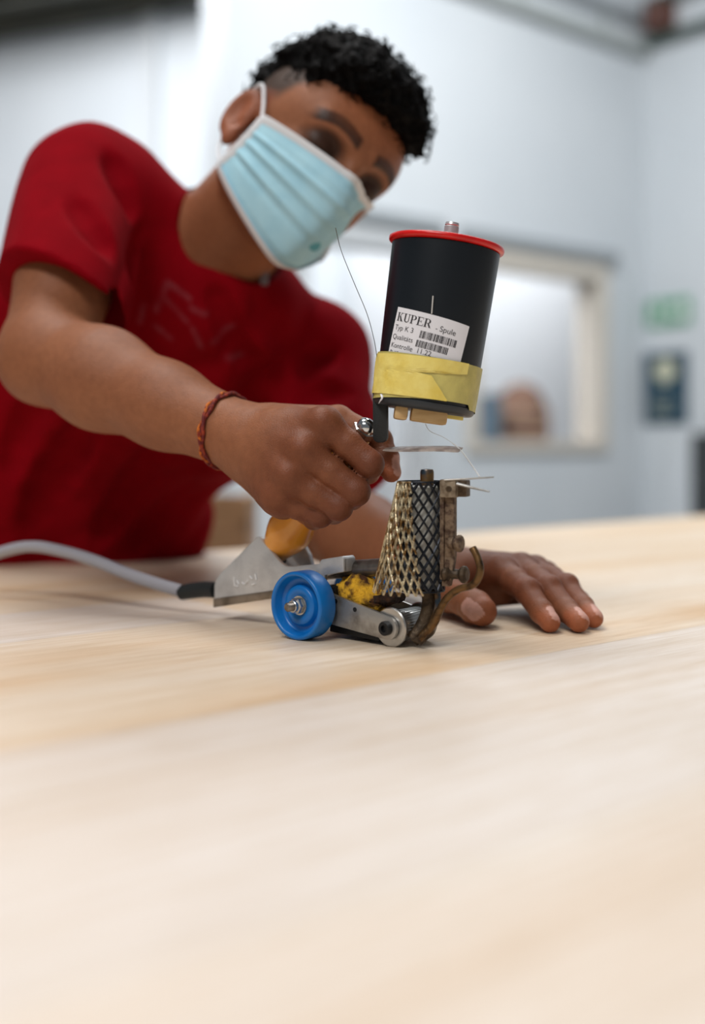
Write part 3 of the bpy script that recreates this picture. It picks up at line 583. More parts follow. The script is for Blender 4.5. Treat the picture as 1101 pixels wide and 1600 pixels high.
# small wooden blocks under the base and the stray needle of thread on the can
M_blockw = mat('pale_block_wood', rgb(206, 174, 124), 0.6, noise=(60, rgb(188, 152, 102), 0.4, 0.7, (1, 1, 6)))
for x0, x1, y0, y1, D in ((615.5, 636, 634, 657, 0.842), (641, 697, 640, 662.5, 0.842)):
    c = P((x0 + x1) / 2, (y0 + y1) / 2, D)
    put('wood_block', box(c, SXa, SYa, SD, (x1 - x0) / 2 / FPX * D, 0.012, (y1 - y0) / 2 / FPX * D - 0.0006, 0.0022), M_blockw, sp)
put('tape_end', box(P(709, 652.5, 0.843), SXa, SYa, SD, 0.0066, 0.004, 0.0013, 0.0003), M_tape2, sp)
M_thr = mat('white_thread', rgb(214, 214, 212), 0.5); M_thr2 = mat('grey_thread', rgb(84, 82, 78), 0.5)
put('thread', tube(spline([P(664, 662, 0.842), P(672, 674, 0.838), P(694, 684, 0.834), P(718, 702, 0.829), P(735, 724, 0.815), P(749, 745, 0.797)], 40), [0.00020] * 20 + [0.00045] * 20, 6), M_thr, sp)
put('loose_thread', tube(spline([P(524, 356, 0.853), P(533, 392, 0.851), P(553, 442, 0.848), P(573, 490, 0.846), P(584, 530, 0.848), P(589, 560, 0.850)], 40), 0.0003, 6), M_thr2, sp)
put('thread_end', tube([cp(-0.15, 0.0675, 0.0006), cp(-0.165, 0.080, 0.0024)], 0.00045, 6), M_thr, sp)

# ------------------------------------------------------------------ distance-field modelling (bodies, cloth, foam)
F32 = np.float32
def smin(a, b, k):
    h = np.clip(0.5 + 0.5 * (b - a) / k, 0, 1); return b + (a - b) * h - k * h * (1 - h)
def far(n, c, R):         # bounding-sphere test in plain floats
    x, y, z = c[0] - n.c[0], c[1] - n.c[1], c[2] - n.c[2]; q = n.br + R
    return x * x + y * y + z * z > q * q
def bound(ch):
    m = [sum(n.c[k] for n in ch) / len(ch) for k in range(3)]
    return m, max(math.dist(m, n.c) + n.br for n in ch)
class Cone:               # rounded cone from a to b
    def __init__(s, a, b, r1, r2):
        s.a = np.array(a, F32); s.ba = np.array(b, F32) - s.a; s.r1, s.r2 = r1, r2; s.l2 = float((s.ba ** 2).sum()) + 1e-12
        s.c = [float(x) for x in s.a + s.ba / 2]; s.br = math.sqrt(s.l2) / 2 + max(r1, r2)
    def __call__(s, p, c, R):
        if far(s, c, R): return None
        pa = p - s.a; t = np.clip(pa @ s.ba / F32(s.l2), 0, 1); q = pa - t[:, None] * s.ba
        return np.sqrt(np.einsum('ij,ij->i', q, q)) - (s.r1 + (s.r2 - s.r1) * t)
class Ell:                # ellipsoid with axes as rows of A
    def __init__(s, c, r, A=None):
        s.o = np.array(c, F32); s.c = [float(x) for x in c]; s.r = np.array(r, F32); s.A = np.eye(3, dtype=F32) if A is None else np.array(A, F32); s.br = float(max(r))
    def __call__(s, p, c, R):
        if far(s, c, R): return None
        q = (p - s.o) @ s.A.T / s.r; w = q / s.r; k0 = np.sqrt(np.einsum('ij,ij->i', q, q)) + 1e-9; k1 = np.sqrt(np.einsum('ij,ij->i', w, w)) + 1e-9
        return k0 * (k0 - 1) / k1
class Uni:
    def __init__(s, k, *ch): s.k = k; s.ch = ch; s.c, s.br = bound(ch)
    def __call__(s, p, c, R):
        if far(s, c, R): return None
        d = None
        for x in s.ch:
            v = x(p, c, R)
            if v is not None: d = v if d is None else smin(d, v, s.k)
        return d
class Memo:               # a field used several times at the same points
    def __init__(s, a): s.a = a; s.c, s.br = a.c, a.br; s.key = None
    def __call__(s, p, c, R):
        if s.key is not p: s.key = p; s.val = s.a(p, c, R)
        return s.val
class Sub:
    def __init__(s, k, a, *bs): s.k = k; s.a = a; s.bs = bs; s.c, s.br = a.c, a.br
    def __call__(s, p, c, R):
        d = s.a(p, c, R)
        if d is None: return None
        for b in s.bs:
            v = b(p, c, R)
            if v is not None: d = -smin(-d, v, s.k)
        return d
class Half:               # half-space: inside where (p - o).n < 0
    def __init__(s, o, n): s.o = np.array(o, F32); s.n = np.array(unit(n), F32)
    def __call__(s, p, c, R): return (p - s.o) @ s.n
class Cut:                # intersection
    def __init__(s, k, a, *bs): s.k = k; s.a = a; s.bs = bs; s.c, s.br = a.c, a.br
    def __call__(s, p, c, R):
        d = s.a(p, c, R)
        if d is None: return None
        for b in s.bs:
            v = b(p, c, R)
            if v is None: return None
            d = -smin(-d, -v, s.k)
        return d
class Disp:
    def __init__(s, a, fn): s.a = a; s.fn = fn; s.c, s.br = a.c, a.br
    def __call__(s, p, c, R):
        d = s.a(p, c, R); return None if d is None else d + s.fn(p)
class XF:                 # child in a local frame: rows of A are the local axes, o the origin
    def __init__(s, a, A, o):
        s.a = a; s.A = np.array(A, F32); s.o = np.array(o, F32); s.c = [float(x) for x in np.array(o) + np.array(A).T @ np.array(a.c)]; s.br = a.br
    def __call__(s, p, c, R):
        if far(s, c, R): return None
        return s.a((p - s.o) @ s.A.T, [float(x) for x in s.A @ (np.array(c, F32) - s.o)], R)
def chain(pts, rr): return [Cone(pts[i], pts[i + 1], rr[i], rr[i + 1]) for i in range(len(pts) - 1)]
def hash3(i): 
    n = (i[..., 0] * 374761393 + i[..., 1] * 668265263 + i[..., 2] * 2147483647) & 0xffffffff
    n = ((n ^ (n >> 13)) * 1274126177) & 0xffffffff; return ((n ^ (n >> 16)) & 0xffff).astype(F32) / 65535 - 0.5
def vnoise(p):
    i = np.floor(p).astype(np.int64); f = (p - i).astype(F32); f = f * f * (3 - 2 * f); r = 0
    for dx in (0, 1):
        for dy in (0, 1):
            for dz in (0, 1):
                w = (f[:, 0] if dx else 1 - f[:, 0]) * (f[:, 1] if dy else 1 - f[:, 1]) * (f[:, 2] if dz else 1 - f[:, 2])
                r = r + w * hash3(i + np.array([dx, dy, dz]))
    return r
def polygonize(tree, lo, hi, vs, B=16, big=4):
    """Sparse sampling of the field on a voxel grid, then quads."""
    band = 3 * vs; g = openvdb.FloatGrid(band); g.transform = openvdb.createLinearTransform(voxelSize=vs)
    lo = np.floor(np.array(lo) / vs).astype(int); hi = np.ceil(np.array(hi) / vs).astype(int); BB = B * big
    ii = np.stack(np.meshgrid(*[np.arange(B)] * 3, indexing='ij'), -1).reshape(-1, 3)
    def walk(b0, n):
        ca = ((b0 + (n - 1) / 2) * vs).astype(F32); c = [float(x) for x in ca]; R = n * vs * 0.8661
        d = tree(ca[None, :], c, R + 0.02)
        if d is None or d[0] > R * 1.25 + 0.006: return
        if d[0] < -R * 1.6 - 0.012:
            g.fill(tuple(int(x) for x in b0), tuple(int(x) for x in b0 + n - 1), -band); return
        if n > B:
            for a in range(0, n, n // 2):
                for b in range(0, n, n // 2):
                    for e in range(0, n, n // 2): walk(b0 + np.array([a, b, e]), n // 2)
            return
        p = ((b0 + ii) * vs).astype(F32); d = tree(p, c, R + 0.02)
        if d is None: return
        g.copyFromArray(np.clip(d, -band, band).astype(F32).reshape(B, B, B), ijk=tuple(int(x) for x in b0))
    for a in range(lo[0], hi[0] + 1, BB):
        for b in range(lo[1], hi[1] + 1, BB):
            for e in range(lo[2], hi[2] + 1, BB): walk(np.array([a, b, e]), BB)
    v, q = g.convertToQuads(isovalue=0.0)
    v = np.array(v); q = np.array(q)
    t = v[q]; vol = np.einsum('ij,ij->i', t[:, 0], np.cross(t[:, 1] - t[:, 0], t[:, 2] - t[:, 0])).sum()
    if vol < 0: q = q[:, ::-1]
    return v, q
def field_obj(name, tree, lo, hi, vs, m, parent, color=None):

    v, q = polygonize(tree, lo, hi, vs); me = mesh_np(name, v - origin(parent), q)
    if color is not None:
        ca = me.attributes.new('Col', 'FLOAT_COLOR', 'POINT'); c = color(v.astype(F32)); ca.data.foreach_set('color', np.hstack([c, np.ones((len(c), 1))]).astype(F32).ravel())
    return link(name, me, m, parent)
def col_mat(name, rough, bump=None, sss=0.0, spec=0.5, vary=None, sheen=0.0):
    m = mat(name, (1, 1, 1, 1), rough, bump=bump, spec=spec); nt = m.node_tree; b = nt.nodes['Principled BSDF']
    at = nt.nodes.new('ShaderNodeAttribute'); at.attribute_name = 'Col'; src = at.outputs['Color']
    if vary:
        tc = nt.nodes.new('ShaderNodeTexCoord'); n = nt.nodes.new('ShaderNodeTexNoise'); n.inputs['Scale'].default_value = vary[0]; n.inputs['Detail'].default_value = 4; nt.links.new(tc.outputs['Object'], n.inputs[0])
        r = nt.nodes.new('ShaderNodeValToRGB'); r.color_ramp.elements[0].position = 0.3; r.color_ramp.elements[1].position = 0.7
        r.color_ramp.elements[0].color = vary[1]; r.color_ramp.elements[1].color = vary[2]; nt.links.new(n.outputs['Fac'], r.inputs[0])
        mx = nt.nodes.new('ShaderNodeMix'); mx.data_type = 'RGBA'; mx.blend_type = 'MULTIPLY'; mx.inputs['Factor'].default_value = 1
        nt.links.new(src, mx.inputs['A']); nt.links.new(r.outputs[0], mx.inputs['B']); src = mx.outputs['Result']
    nt.links.new(src, b.inputs['Base Color'])
    if sss: b.inputs['Subsurface Weight'].default_value = sss; b.inputs['Subsurface Radius'].default_value = (1.0, 0.35, 0.2); b.inputs['Subsurface Scale'].default_value = 0.004
    if sheen: b.inputs['Sheen Weight'].default_value = sheen
    return m

# scorched foam pad resting on the roller arms
fo = Disp(Uni(0.006, Ell(dv(0.028, -0.004, 0.0340), (0.0175, 0.014, 0.0140), [TF, TS, Z]), Ell(dv(0.043, -0.004, 0.0290), (0.013, 0.012, 0.008), [TF, TS, Z])),
          lambda p: 0.0035 * vnoise(p * 160) + 0.0022 * vnoise(p * 420))
field_obj('foam_pad', fo, dv(0.03, 0, 0.03) - 0.045, dv(0.03, 0, 0.03) + 0.045, 0.0007, M_foam, tool)
tipf = Disp(Cut(0.001, Ell(dv(0.050, -0.003, 0.0300), (0.024, 0.011, 0.0050), [unit(TF + 0.22 * Z), TS, unit(Z - 0.22 * TF)]), Half(dv(0.067, 0, 0), TF)), lambda p: 0.003 * vnoise(p * 260))
field_obj('charred_tip', tipf, dv(0.062, 0, 0.03) - 0.035, dv(0.062, 0, 0.03) + 0.035, 0.0007, M_char, tool)

# ------------------------------------------------------------------ the person
PB = V(-0.42, 1.62, FLOOR)
person = empty('person', PB); tag(person, 'worker in red T-shirt and light blue face mask leaning over the table', 'person')
# joints
R_SH = P(133, 290, 1.19); R_EL = P(74, 556, 1.03); R_WR = P(388, 688, 0.905)
L_SH = P(498, 556, 1.33); L_EL = P(515, 815, 1.20); L_WR = P(700, 901, 0.995)
NECK = V(-0.150, 1.225, 0.352)
WAIST = V(-0.40, 1.53, -0.03); HIPS = V(-0.45, 1.62, -0.13)
MID = (R_SH + L_SH) / 2
# head frame (columns: his right, forward, up), found from the face's landmarks
HR = np.array([[-0.64806092, 0.45508616, 0.61066655], [-0.56405887, -0.82556696, 0.0166369], [0.51171735, -0.33367016, 0.79171307]])
HC = V(-0.0587, 1.1292, 0.4109)
def hw(x, y, z): return HC + HR @ (V(x, y, z) / 1000)
mm = 0.001
def hC(a, b, r1, r2): return Cone(np.array(a) * mm, np.array(b) * mm, r1 * mm, r2 * mm)
def hE(c, r, A=None): return Ell(np.array(c) * mm, np.array(r) * mm, A)
def rotx(a): c, s = math.cos(a), math.sin(a); return np.array([[1, 0, 0], [0, c, s], [0, -s, c]])
ears = []
for s in (1, -1):
    Ae = np.array([[0.90 * 1, 0.0, 0], [0, 1, 0], [0, 0, 1]])
    th = math.radians(28) * s; Ae = np.array([[math.cos(th), math.sin(th), 0], [-math.sin(th), math.cos(th), 0], [0, 0, 1.0]])
    ear = Sub(0.003, Uni(0.004, hE((s * 79, -11, 12), (5.5, 17, 28), Ae), hE((s * 76, -4, -12), (6, 8, 11), Ae)),
              hE((s * 86, -9, 14), (7, 10, 18), Ae), hE((s * 84, -2, 2), (8, 6, 8), Ae))
    ears.append(ear)
skull = Uni(0.022, hE((0, -12, 45), (74, 95, 82)), hE((0, 42, 52), (64, 48, 50)), hE((0, 38, -14), (54, 52, 64)))
jaw = [hC((s * 52, 8, -38), (s * 16, 68, -64), 19, 15) for s in (1, -1)]
face = Uni(0.016, skull, *jaw, hE((0, 79, -66), (20, 15, 15)), *[hE((s * 35, 50, 0), (20, 19, 20)) for s in (1, -1)], *[hC((s * 12, 90, 42), (s * 40, 76, 43), 9, 8) for s in (1, -1)])
face = Sub(0.012, face, *[hE((s * 32, 103, 26), (20, 19, 14)) for s in (1, -1)])
face = Uni(0.005, face, *[hE((s * 32, 73, 24), (15, 14, 12)) for s in (1, -1)], *ears)
face = Uni(0.009, face, hC((0, 91, 34), (0, 106, -6), 6.5, 9.5), hE((10, 98, -9), (8, 9, 8)), hE((-10, 98, -9), (8, 9, 8)), hC((-14, 84, -40), (14, 84, -40), 8, 8))
mface = Uni(0.012, hC((-14, 84, -40), (14, 84, -40), 8, 8), skull, *jaw, hE((0, 79, -66), (20, 15, 15)), hC((0, 91, 34), (0, 106, -6), 6.5, 9.5))
head = XF(face, HR.T, HC)
neck = Uni(0.02, Cone(hw(0, -22, -25), NECK, 0.056, 0.060), Cone(NECK, MID + V(0, 0.01, -0.05), 0.058, 0.06))
# torso core (hidden by the shirt)
TU = unit(MID - WAIST); TE = unit(L_SH - R_SH); TE = unit(TE - TU * np.dot(TE, TU)); TFr = np.cross(TU, TE)
if np.dot(TFr, V(0, -1, 0)) < 0: TFr = -TFr
TA = [TE, TFr, TU]
torso = Uni(0.05, Ell(MID - TU * 0.14 - TFr * 0.01, (0.125, 0.06, 0.13), TA), Ell(WAIST + TU * 0.12, (0.115, 0.065, 0.16), TA), Cone(R_SH, L_SH, 0.036, 0.036), Cone(WAIST, HIPS, 0.10, 0.11))
def lerp(a, b, t): return a + (b - a) * t
# arms
rud = unit(R_EL - R_SH); rfd = unit(R_WR - R_EL)
arm_r = Uni(0.018, Cone(R_SH, lerp(R_SH, R_EL, 0.45), 0.050, 0.045), Cone(lerp(R_SH, R_EL, 0.45), R_EL, 0.046, 0.040), Ell(lerp(R_SH, R_EL, 0.5) + V(0.006, -0.012, 0), (0.044, 0.042, 0.075), [unit(np.cross(rud, Y)), unit(np.cross(rud, np.cross(rud, Y))), rud]),
            Cone(R_EL + V(-0.004, 0.004, -0.004), R_EL + V(-0.010, 0.0, -0.012), 0.032, 0.024),
            Cone(R_EL, lerp(R_EL, R_WR, 0.30), 0.040, 0.0425), Cone(lerp(R_EL, R_WR, 0.30), lerp(R_EL, R_WR, 0.62), 0.0425, 0.034), Cone(lerp(R_EL, R_WR, 0.62), R_WR, 0.034, 0.0262))
lfd = unit(L_WR - L_EL)
arm_l = Uni(0.018, Cone(L_SH, L_EL, 0.047, 0.040), Cone(L_EL, lerp(L_EL, L_WR, 0.3), 0.040, 0.041), Cone(lerp(L_EL, L_WR, 0.3), L_WR, 0.041, 0.0225))
# hands: five separately rooted fingers
def digit(pts, rr, k=0.002, bulge=0.0):
    ch = chain(pts, rr)
    for i in range(1, len(pts) - 1): ch.append(Ell(pts[i], (rr[i] * 1.06,) * 3))
    return Uni(k, *ch)
# right hand: closed round the handle
rm = [P(508, 664, 0.850), P(476, 706, 0.846), P(453, 747, 0.848), P(433, 779, 0.856)]
rp = [P(577, 725, 0.845), P(555, 768, 0.842), P(529, 792, 0.844), P(500, 805, 0.853)]
rd = [P(574, 737, 0.872), P(549, 777, 0.872), P(521, 800, 0.872), P(490, 811, 0.877)]
rt = [P(548, 722, 0.890), P(522, 762, 0.892), P(496, 788, 0.893), P(470, 802, 0.895)]
rr_ = [(0.0118, 0.0104, 0.0090, 0.0076), (0.0120, 0.0106, 0.0092, 0.0078), (0.0114, 0.0100, 0.0088, 0.0074), (0.0104, 0.0089, 0.0078, 0.0068)]
r_f = [digit([lerp(rm[i], rp[i], 0.0), lerp(rm[i], rp[i], 0.5) + V(0, 0.001, 0), rp[i], rd[i], rt[i]], (rr_[i][0], (rr_[i][0] + rr_[i][1]) / 2 - 0.0004, rr_[i][1], rr_[i][2], rr_[i][3])) for i in range(4)]
r_tmc, r_tm, r_ti, r_tt = P(428, 660, 0.898), P(528, 657, 0.893), P(592, 688, 0.882), P(611, 738, 0.870)
r_th = digit([r_tmc, r_tm, r_ti, lerp(r_ti, r_tt, 0.55), r_tt], (0.0150, 0.0115, 0.0100, 0.0098, 0.0078))
WRr = R_WR
r_palm = Memo(Uni(0.012, Cone(WRr, lerp(WRr, rm[0], 0.55), 0.0245, 0.0185), Cone(lerp(WRr, rm[0], 0.5), rm[0], 0.0175, 0.0130), Cone(WRr, lerp(WRr, rm[1], 0.5), 0.0245, 0.0185), Cone(lerp(WRr, rm[1], 0.5), rm[1], 0.0185, 0.0130),
             Cone(lerp(WRr, rm[2], 0.15), rm[2], 0.0225, 0.0125), Cone(lerp(WRr, rm[3], 0.15) , rm[3], 0.0215, 0.0120), Cone(lerp(WRr, rm[3], 0.35) + V(0, 0.012, -0.004), rm[3] + V(0.004, 0.016, -0.004), 0.020, 0.0125),
             Cone(lerp(rm[0], rm[1], 0.5) + V(-0.006, 0.010, 0), lerp(rm[2], rm[3], 0.5) + V(-0.006, 0.012, 0), 0.012, 0.012)))
hand_r = Uni(0.0009, *[Uni(0.006, f, r_palm) for f in r_f], Uni(0.009, r_th, r_palm))
knk = [Ell(rm[i] + V(-0.002, -0.0035, 0.003), (0.0088, 0.0080, 0.0088)) for i in range(4)]
tend = [Cone(lerp(WRr, rm[i], 0.45) + V(0.0, -0.0135, 0.006), rm[i] + V(-0.002, -0.0075, 0.003), 0.0030, 0.0038) for i in range(3)]
hand_r = Uni(0.0085, hand_r, *knk, *tend)
# left hand: flat on the veneer, finger tips down
lm = [P(783, 894, 0.955), P(814, 890, 0.974), P(836, 893, 0.990), P(852, 901, 1.006)]
lpp = [P(823, 924, 0.915), P(857, 920, 0.925), P(884, 917, 0.944), P(890, 921, 0.978)]
ldd = [P(846, 956, 0.893), P(885, 954, 0.901), P(910, 948, 0.918), P(905, 938, 0.958)]
ltt = [P(859, 972.5, 0.880), P(904, 973, 0.880), P(927, 966, 0.898), P(912, 948, 0.945)]
lr_ = [(0.0125, 0.0102, 0.0090, 0.0080), (0.0125, 0.0104, 0.0092, 0.0082), (0.0115, 0.0098, 0.0088, 0.0078), (0.0105, 0.0088, 0.0078, 0.0070)]
def rest(p, r): p = p.copy(); p[2] = max(p[2], r + 0.0004); return p
ltt = [rest(p, lr_[i][3]) for i, p in enumerate(ltt)]
l_f = [digit([lm[i], lerp(lm[i], lpp[i], 0.55) + V(0, 0, 0.001), lpp[i], ldd[i], ltt[i]], (lr_[i][0], (lr_[i][0] + lr_[i][1]) / 2 - 0.0005, lr_[i][1], lr_[i][2], lr_[i][3])) for i in range(4)]
l_tmc, l_tm, l_ti, l_tt = P(706, 912, 0.985), P(702, 930, 0.952), P(726, 938, 0.925), rest(P(753, 955, 0.903), 0.0118)
l_th = digit([l_tmc, l_tm, l_ti, lerp(l_ti, l_tt, 0.6), l_tt], (0.0160, 0.0138, 0.0126, 0.0130, 0.0118))
l_palm = Memo(Uni(0.012, Cone(L_WR, lm[0], 0.0215, 0.0135), Cone(L_WR, lm[1], 0.0215, 0.0130), Cone(L_WR, lm[2], 0.0205, 0.0125), Cone(L_WR, lm[3], 0.0195, 0.0120), Cone(lm[0] + V(-0.008, 0.012, -0.003), lm[3] + V(-0.010, 0.008, -0.003), 0.0125, 0.0115), Cone(l_tmc + V(0.008, 0, -0.002), lm[0] + V(0.0, 0.012, -0.016), 0.017, 0.013), Cone(L_WR + V(0.01, -0.01, -0.008), lm[2] + V(0, 0.012, -0.016), 0.018, 0.012)))
hand_l = Uni(0.0009, *[Uni(0.006, f, l_palm) for f in l_f], Uni(0.010, l_th, l_palm))
hand_l = Uni(0.005, hand_l, *[Ell(lm[i] + V(0.0, -0.001, 0.006), (0.0085, 0.0085, 0.0075)) for i in range(4)], *[Ell(lpp[i] + V(0.001, -0.002, 0.0035), (0.0078, 0.0078, 0.007)) for i in range(3)])
# nails: (tip, direction, outward, half width, half length)
def nail(dd, tt, out, r): d = unit(tt - dd); o = unit(out - d * np.dot(out, d)); return (tt - d * r * 0.25 + o * r * 0.80, d, o, np.cross(d, o), r * 0.72, r * 0.98)
NAILS = [nail(ldd[i], ltt[i], unit(V(0.70, -0.45, 0.65)), lr_[i][3]) for i in range(3)] + [nail(l_ti, l_tt + V(-0.002, -0.004, -0.003), unit(V(-0.45, -0.80, 0.25)), 0.0098), nail(r_ti, r_tt, unit(V(0.85, -0.5, 0.1)), 0.0082)]
body = Uni(0.014, Uni(0.02, head, neck, torso), Uni(0.012, arm_r, hand_r), Uni(0.012, arm_l, hand_l))

SK = np.array(s2l((146, 95, 66))); SKD = np.array(s2l((112, 66, 46))); SKR = np.array(s2l((176, 104, 74))); NAILC = np.array(s2l((206, 160, 146)))
def mixc(c, d, m): return c * (1 - m[:, None]) + np.asarray(d)[None, :] * m[:, None]
def ss(x, a, b): t = np.clip((x - a) / (b - a), 0, 1); return t * t * (3 - 2 * t)
def skin(v):
    c = np.repeat(SK[None, :], len(v), 0).astype(np.float64)
    c = mixc(c, SKD, np.clip(0.35 + 0.9 * vnoise(v * 30), 0, 1) * 0.35)
    # hands are darker and redder than the forearm
    for pts, rr in ((rm + rp, 0.05), (lm + lpp, 0.06)):
        m = np.zeros(len(v))
        for p in pts: m = np.maximum(m, 1 - ss(np.linalg.norm(v - p, axis=1), 0.01, rr))
        c = mixc(c, np.array(s2l((108, 60, 39))), 0.8 * m)
    for p in rp + lpp:
        m = 1 - ss(np.linalg.norm(v - p, axis=1), 0.008, 0.015); c = mixc(c, np.array(s2l((96, 54, 40))), 0.45 * m)
    for p in rm:
        m = 1 - ss(np.linalg.norm(v - p - V(-0.002, -0.012, 0.006), axis=1), 0.003, 0.010); c = mixc(c, SKR, 0.08 * m)
    for p in ltt + [l_tt, r_tt]:
        m = 1 - ss(np.linalg.norm(v - p, axis=1), 0.006, 0.018); c = mixc(c, np.array(s2l((172, 98, 66))), 0.6 * m)
    for o, d, n, w, hw_, hl in NAILS:
        q = v - o; m = ((q @ w / hw_) ** 4 + (q @ d / hl) ** 4 < 1) & (q @ n > -hw_ * 0.7) & (q @ n < hw_ * 0.8)
        c = mixc(c, NAILC, m * 0.9)
    # head: shaved sides, eyebrows, dark lids with socket shade painted in, ear
    h = ((v - HC) @ HR) * 1000; x, y, z = np.abs(h[:, 0]), h[:, 1], h[:, 2]; isH = (np.linalg.norm(v - HC, axis=1) < 0.16) & (z > -20)
    lim = 30 + 40 * ss(y, 0, 62)
    m = isH * ss(z, lim - 8, lim + 18) * (1 - ss(y, 58, 74)) * (x > 8); c = mixc(c, np.array(s2l((46, 37, 31))), 0.92 * m)
    m = isH * (y < -25) * ss(z, 0, 25); c = mixc(c, np.array(s2l((30, 26, 24))), 0.8 * m)
    bl = 46 + 5 * np.sin(np.clip((x - 12) / 40, 0, 1) * math.pi) - 0.10 * np.clip(x - 38, 0, 30)
    m = isH * (1 - ss(np.abs(z - bl), 4, 8)) * ss(x, 8, 13) * (1 - ss(x, 50, 58)) * (y > 55); c = mixc(c, np.array(s2l((22, 16, 14))), 0.95 * m)
    m = isH * (1 - ss(np.sqrt(((x - 32) / 21) ** 2 + ((z - 26) / 15) ** 2), 0.6, 1.15)) * (y > 60); c = mixc(c, np.array(s2l((36, 22, 17))), 0.9 * m)  # eye sockets: brow shadow painted into the colour over dark lid skin
    m = isH * (np.abs(z - 17 + 0.004 * (x - 32) ** 2) < 2.6) * (np.abs(x - 32) < 15) * (y > 60); c = mixc(c, np.array(s2l((14, 10, 9))), 0.9 * m)
    m = (x > 70) * (y < 14) * (y > -40) * (np.abs(z - 8) < 40) * isH * (1 - ss(z, 30, 60)) ; c = mixc(c, np.array(s2l((150, 84, 60))), 0.5 * m)
    m = isH * ss(z, 35, 70) * (y > 40); c = mixc(c, np.array(s2l((164, 100, 66))), 0.4 * m * (1 - ss(x, 35, 60)))
    return c
M_skin = col_mat('skin', 0.50, bump=(700, 0.35), sss=0.10, spec=0.26, vary=(160, (0.88, 0.85, 0.84, 1), (1.05, 1.03, 1.02, 1)))
nt_ = M_skin.node_tree; vo_ = nt_.nodes.new('ShaderNodeTexVoronoi'); vo_.feature = 'DISTANCE_TO_EDGE'; vo_.inputs['Scale'].default_value = 620
bp_ = nt_.nodes.new('ShaderNodeBump'); bp_.inputs['Strength'].default_value = 0.32; bp_.inputs['Distance'].default_value = 0.0006
nt_.links.new([n for n in nt_.nodes if n.type == 'TEX_COORD'][0].outputs['Object'], vo_.inputs['Vector']); nt_.links.new(vo_.outputs['Distance'], bp_.inputs['Height'])
old_ = [n for n in nt_.nodes if n.type == 'BUMP' and n is not bp_][0]; nt_.links.new(old_.outputs[0], bp_.inputs['Normal']); nt_.links.new(bp_.outputs[0], nt_.nodes['Principled BSDF'].inputs['Normal'])
field_obj('body', body, (-0.62, 0.80, -0.27), (0.23, 1.78, 0.60), 0.0015, M_skin, person, skin)

# hair: a thick curly top, short at the back
hb = XF(Cut(0.010, Uni(0.02, hE((6, -6, 64), (77, 90, 81)), hE((13, 38, 102), (58, 50, 38)), hE((16, 74, 97), (42, 25, 22)), hE((-18, 60, 94), (40, 36, 30))),
            Half(np.array((0, 52, 72)) * mm, (0, 0.38, -1)), ), HR.T, HC)
hb = Sub(0.006, hb, XF(Uni(0.01, hE((0, 66, 30), (72, 42, 52)), *[hE((s * 87, 14, 36), (27, 72, 62)) for s in (1, -1)]), HR.T, HC))
hair_f = Disp(hb, lambda p: 0.010 * vnoise(p * 75) + 0.008 * vnoise(p * 160) + 0.003 * vnoise(p * 330))
M_hair = mat('black_hair', rgb(6, 5, 5), 0.65, spec=0.08, bump=(500, 0.8))
hair = field_obj('hair', hair_f, HC - 0.2, HC + 0.2, 0.0022, M_hair, person)
rh = random.Random(3); bm = bmesh.new()
me = hair.data; nv = len(me.vertices); off = origin(person)
co = np.empty(nv * 3, F32); me.vertices.foreach_get('co', co); co = co.reshape(-1, 3); no = np.empty(nv * 3, F32); me.vertex_normals.foreach_get('vector', no); no = no.reshape(-1, 3)
for k in range(900):
    i = rh.randrange(nv); p0 = co[i] + off; n = unit(no[i]); a, b, _ = basis(n); r = rh.uniform(0.003, 0.0055); ph = rh.uniform(0, 6.28); pts = []
    for t in np.linspace(0, rh.uniform(3, 7), 9): pts.append(p0 + n * (0.0012 * t) + r * ((math.cos(t + ph) - math.cos(ph)) * a + (math.sin(t + ph) - math.sin(ph)) * b))
    tube(pts, [0.0007] * 6 + [0.0006, 0.0005, 0.0003], 4, bm, caps=False)
put('hair_curls', bm, M_hair, hair)['kind'] = 'stuff'

# T-shirt
HEM_R = lerp(R_SH, R_EL, 0.76); HEM_L = lerp(L_SH, L_EL, 0.72)
shirt = Uni(0.05, Ell(MID - TU * 0.13, (0.182, 0.112, 0.175), TA), Ell(WAIST + TU * 0.10, (0.165, 0.112, 0.21), TA), Cone(WAIST + TU * 0.02, HIPS, 0.138, 0.145), Cone(R_SH + V(0.03, 0.0, -0.012), NECK + V(-0.015, 0.01, -0.03), 0.056, 0.060), Cone(L_SH, NECK + V(0.02, 0.01, -0.04), 0.058, 0.060), Cone(lerp(MID, R_SH, 0.55) - TU * 0.14, WAIST - TE * 0.10, 0.105, 0.11))
slv_r = Cone(R_SH + V(0.0, 0, -0.004), lerp(R_SH, R_EL, 1.05), 0.068, 0.074); slv_l = Cone(L_SH, lerp(L_SH, L_EL, 0.9), 0.064, 0.060)
slv_r = Cut(0.003, slv_r, Half(HEM_R, unit(rud + V(-0.50, 0.0, 0.0))))
lud = unit(L_EL - L_SH); slv_l = Cut(0.003, slv_l, Half(HEM_L, lud))
shirt = Uni(0.028, shirt, slv_r, slv_l)
nd = unit(hw(0, -22, -25) - NECK); CN = NECK + nd * 0.012
shirt = Sub(0.004, shirt, Cone(HEM_R + rud * 0.015, HEM_R + rud * 0.12, 0.058, 0.064), Cone(HEM_L - lud * 0.0, HEM_L + lud * 0.08, 0.052, 0.055), Cone(NECK + nd * 0.0, NECK + nd * 0.12, 0.0585, 0.064))
TE32, TU32, TF32 = [np.array(a, F32) for a in (TE, TU, TFr)]
MID32 = np.array(MID, F32)
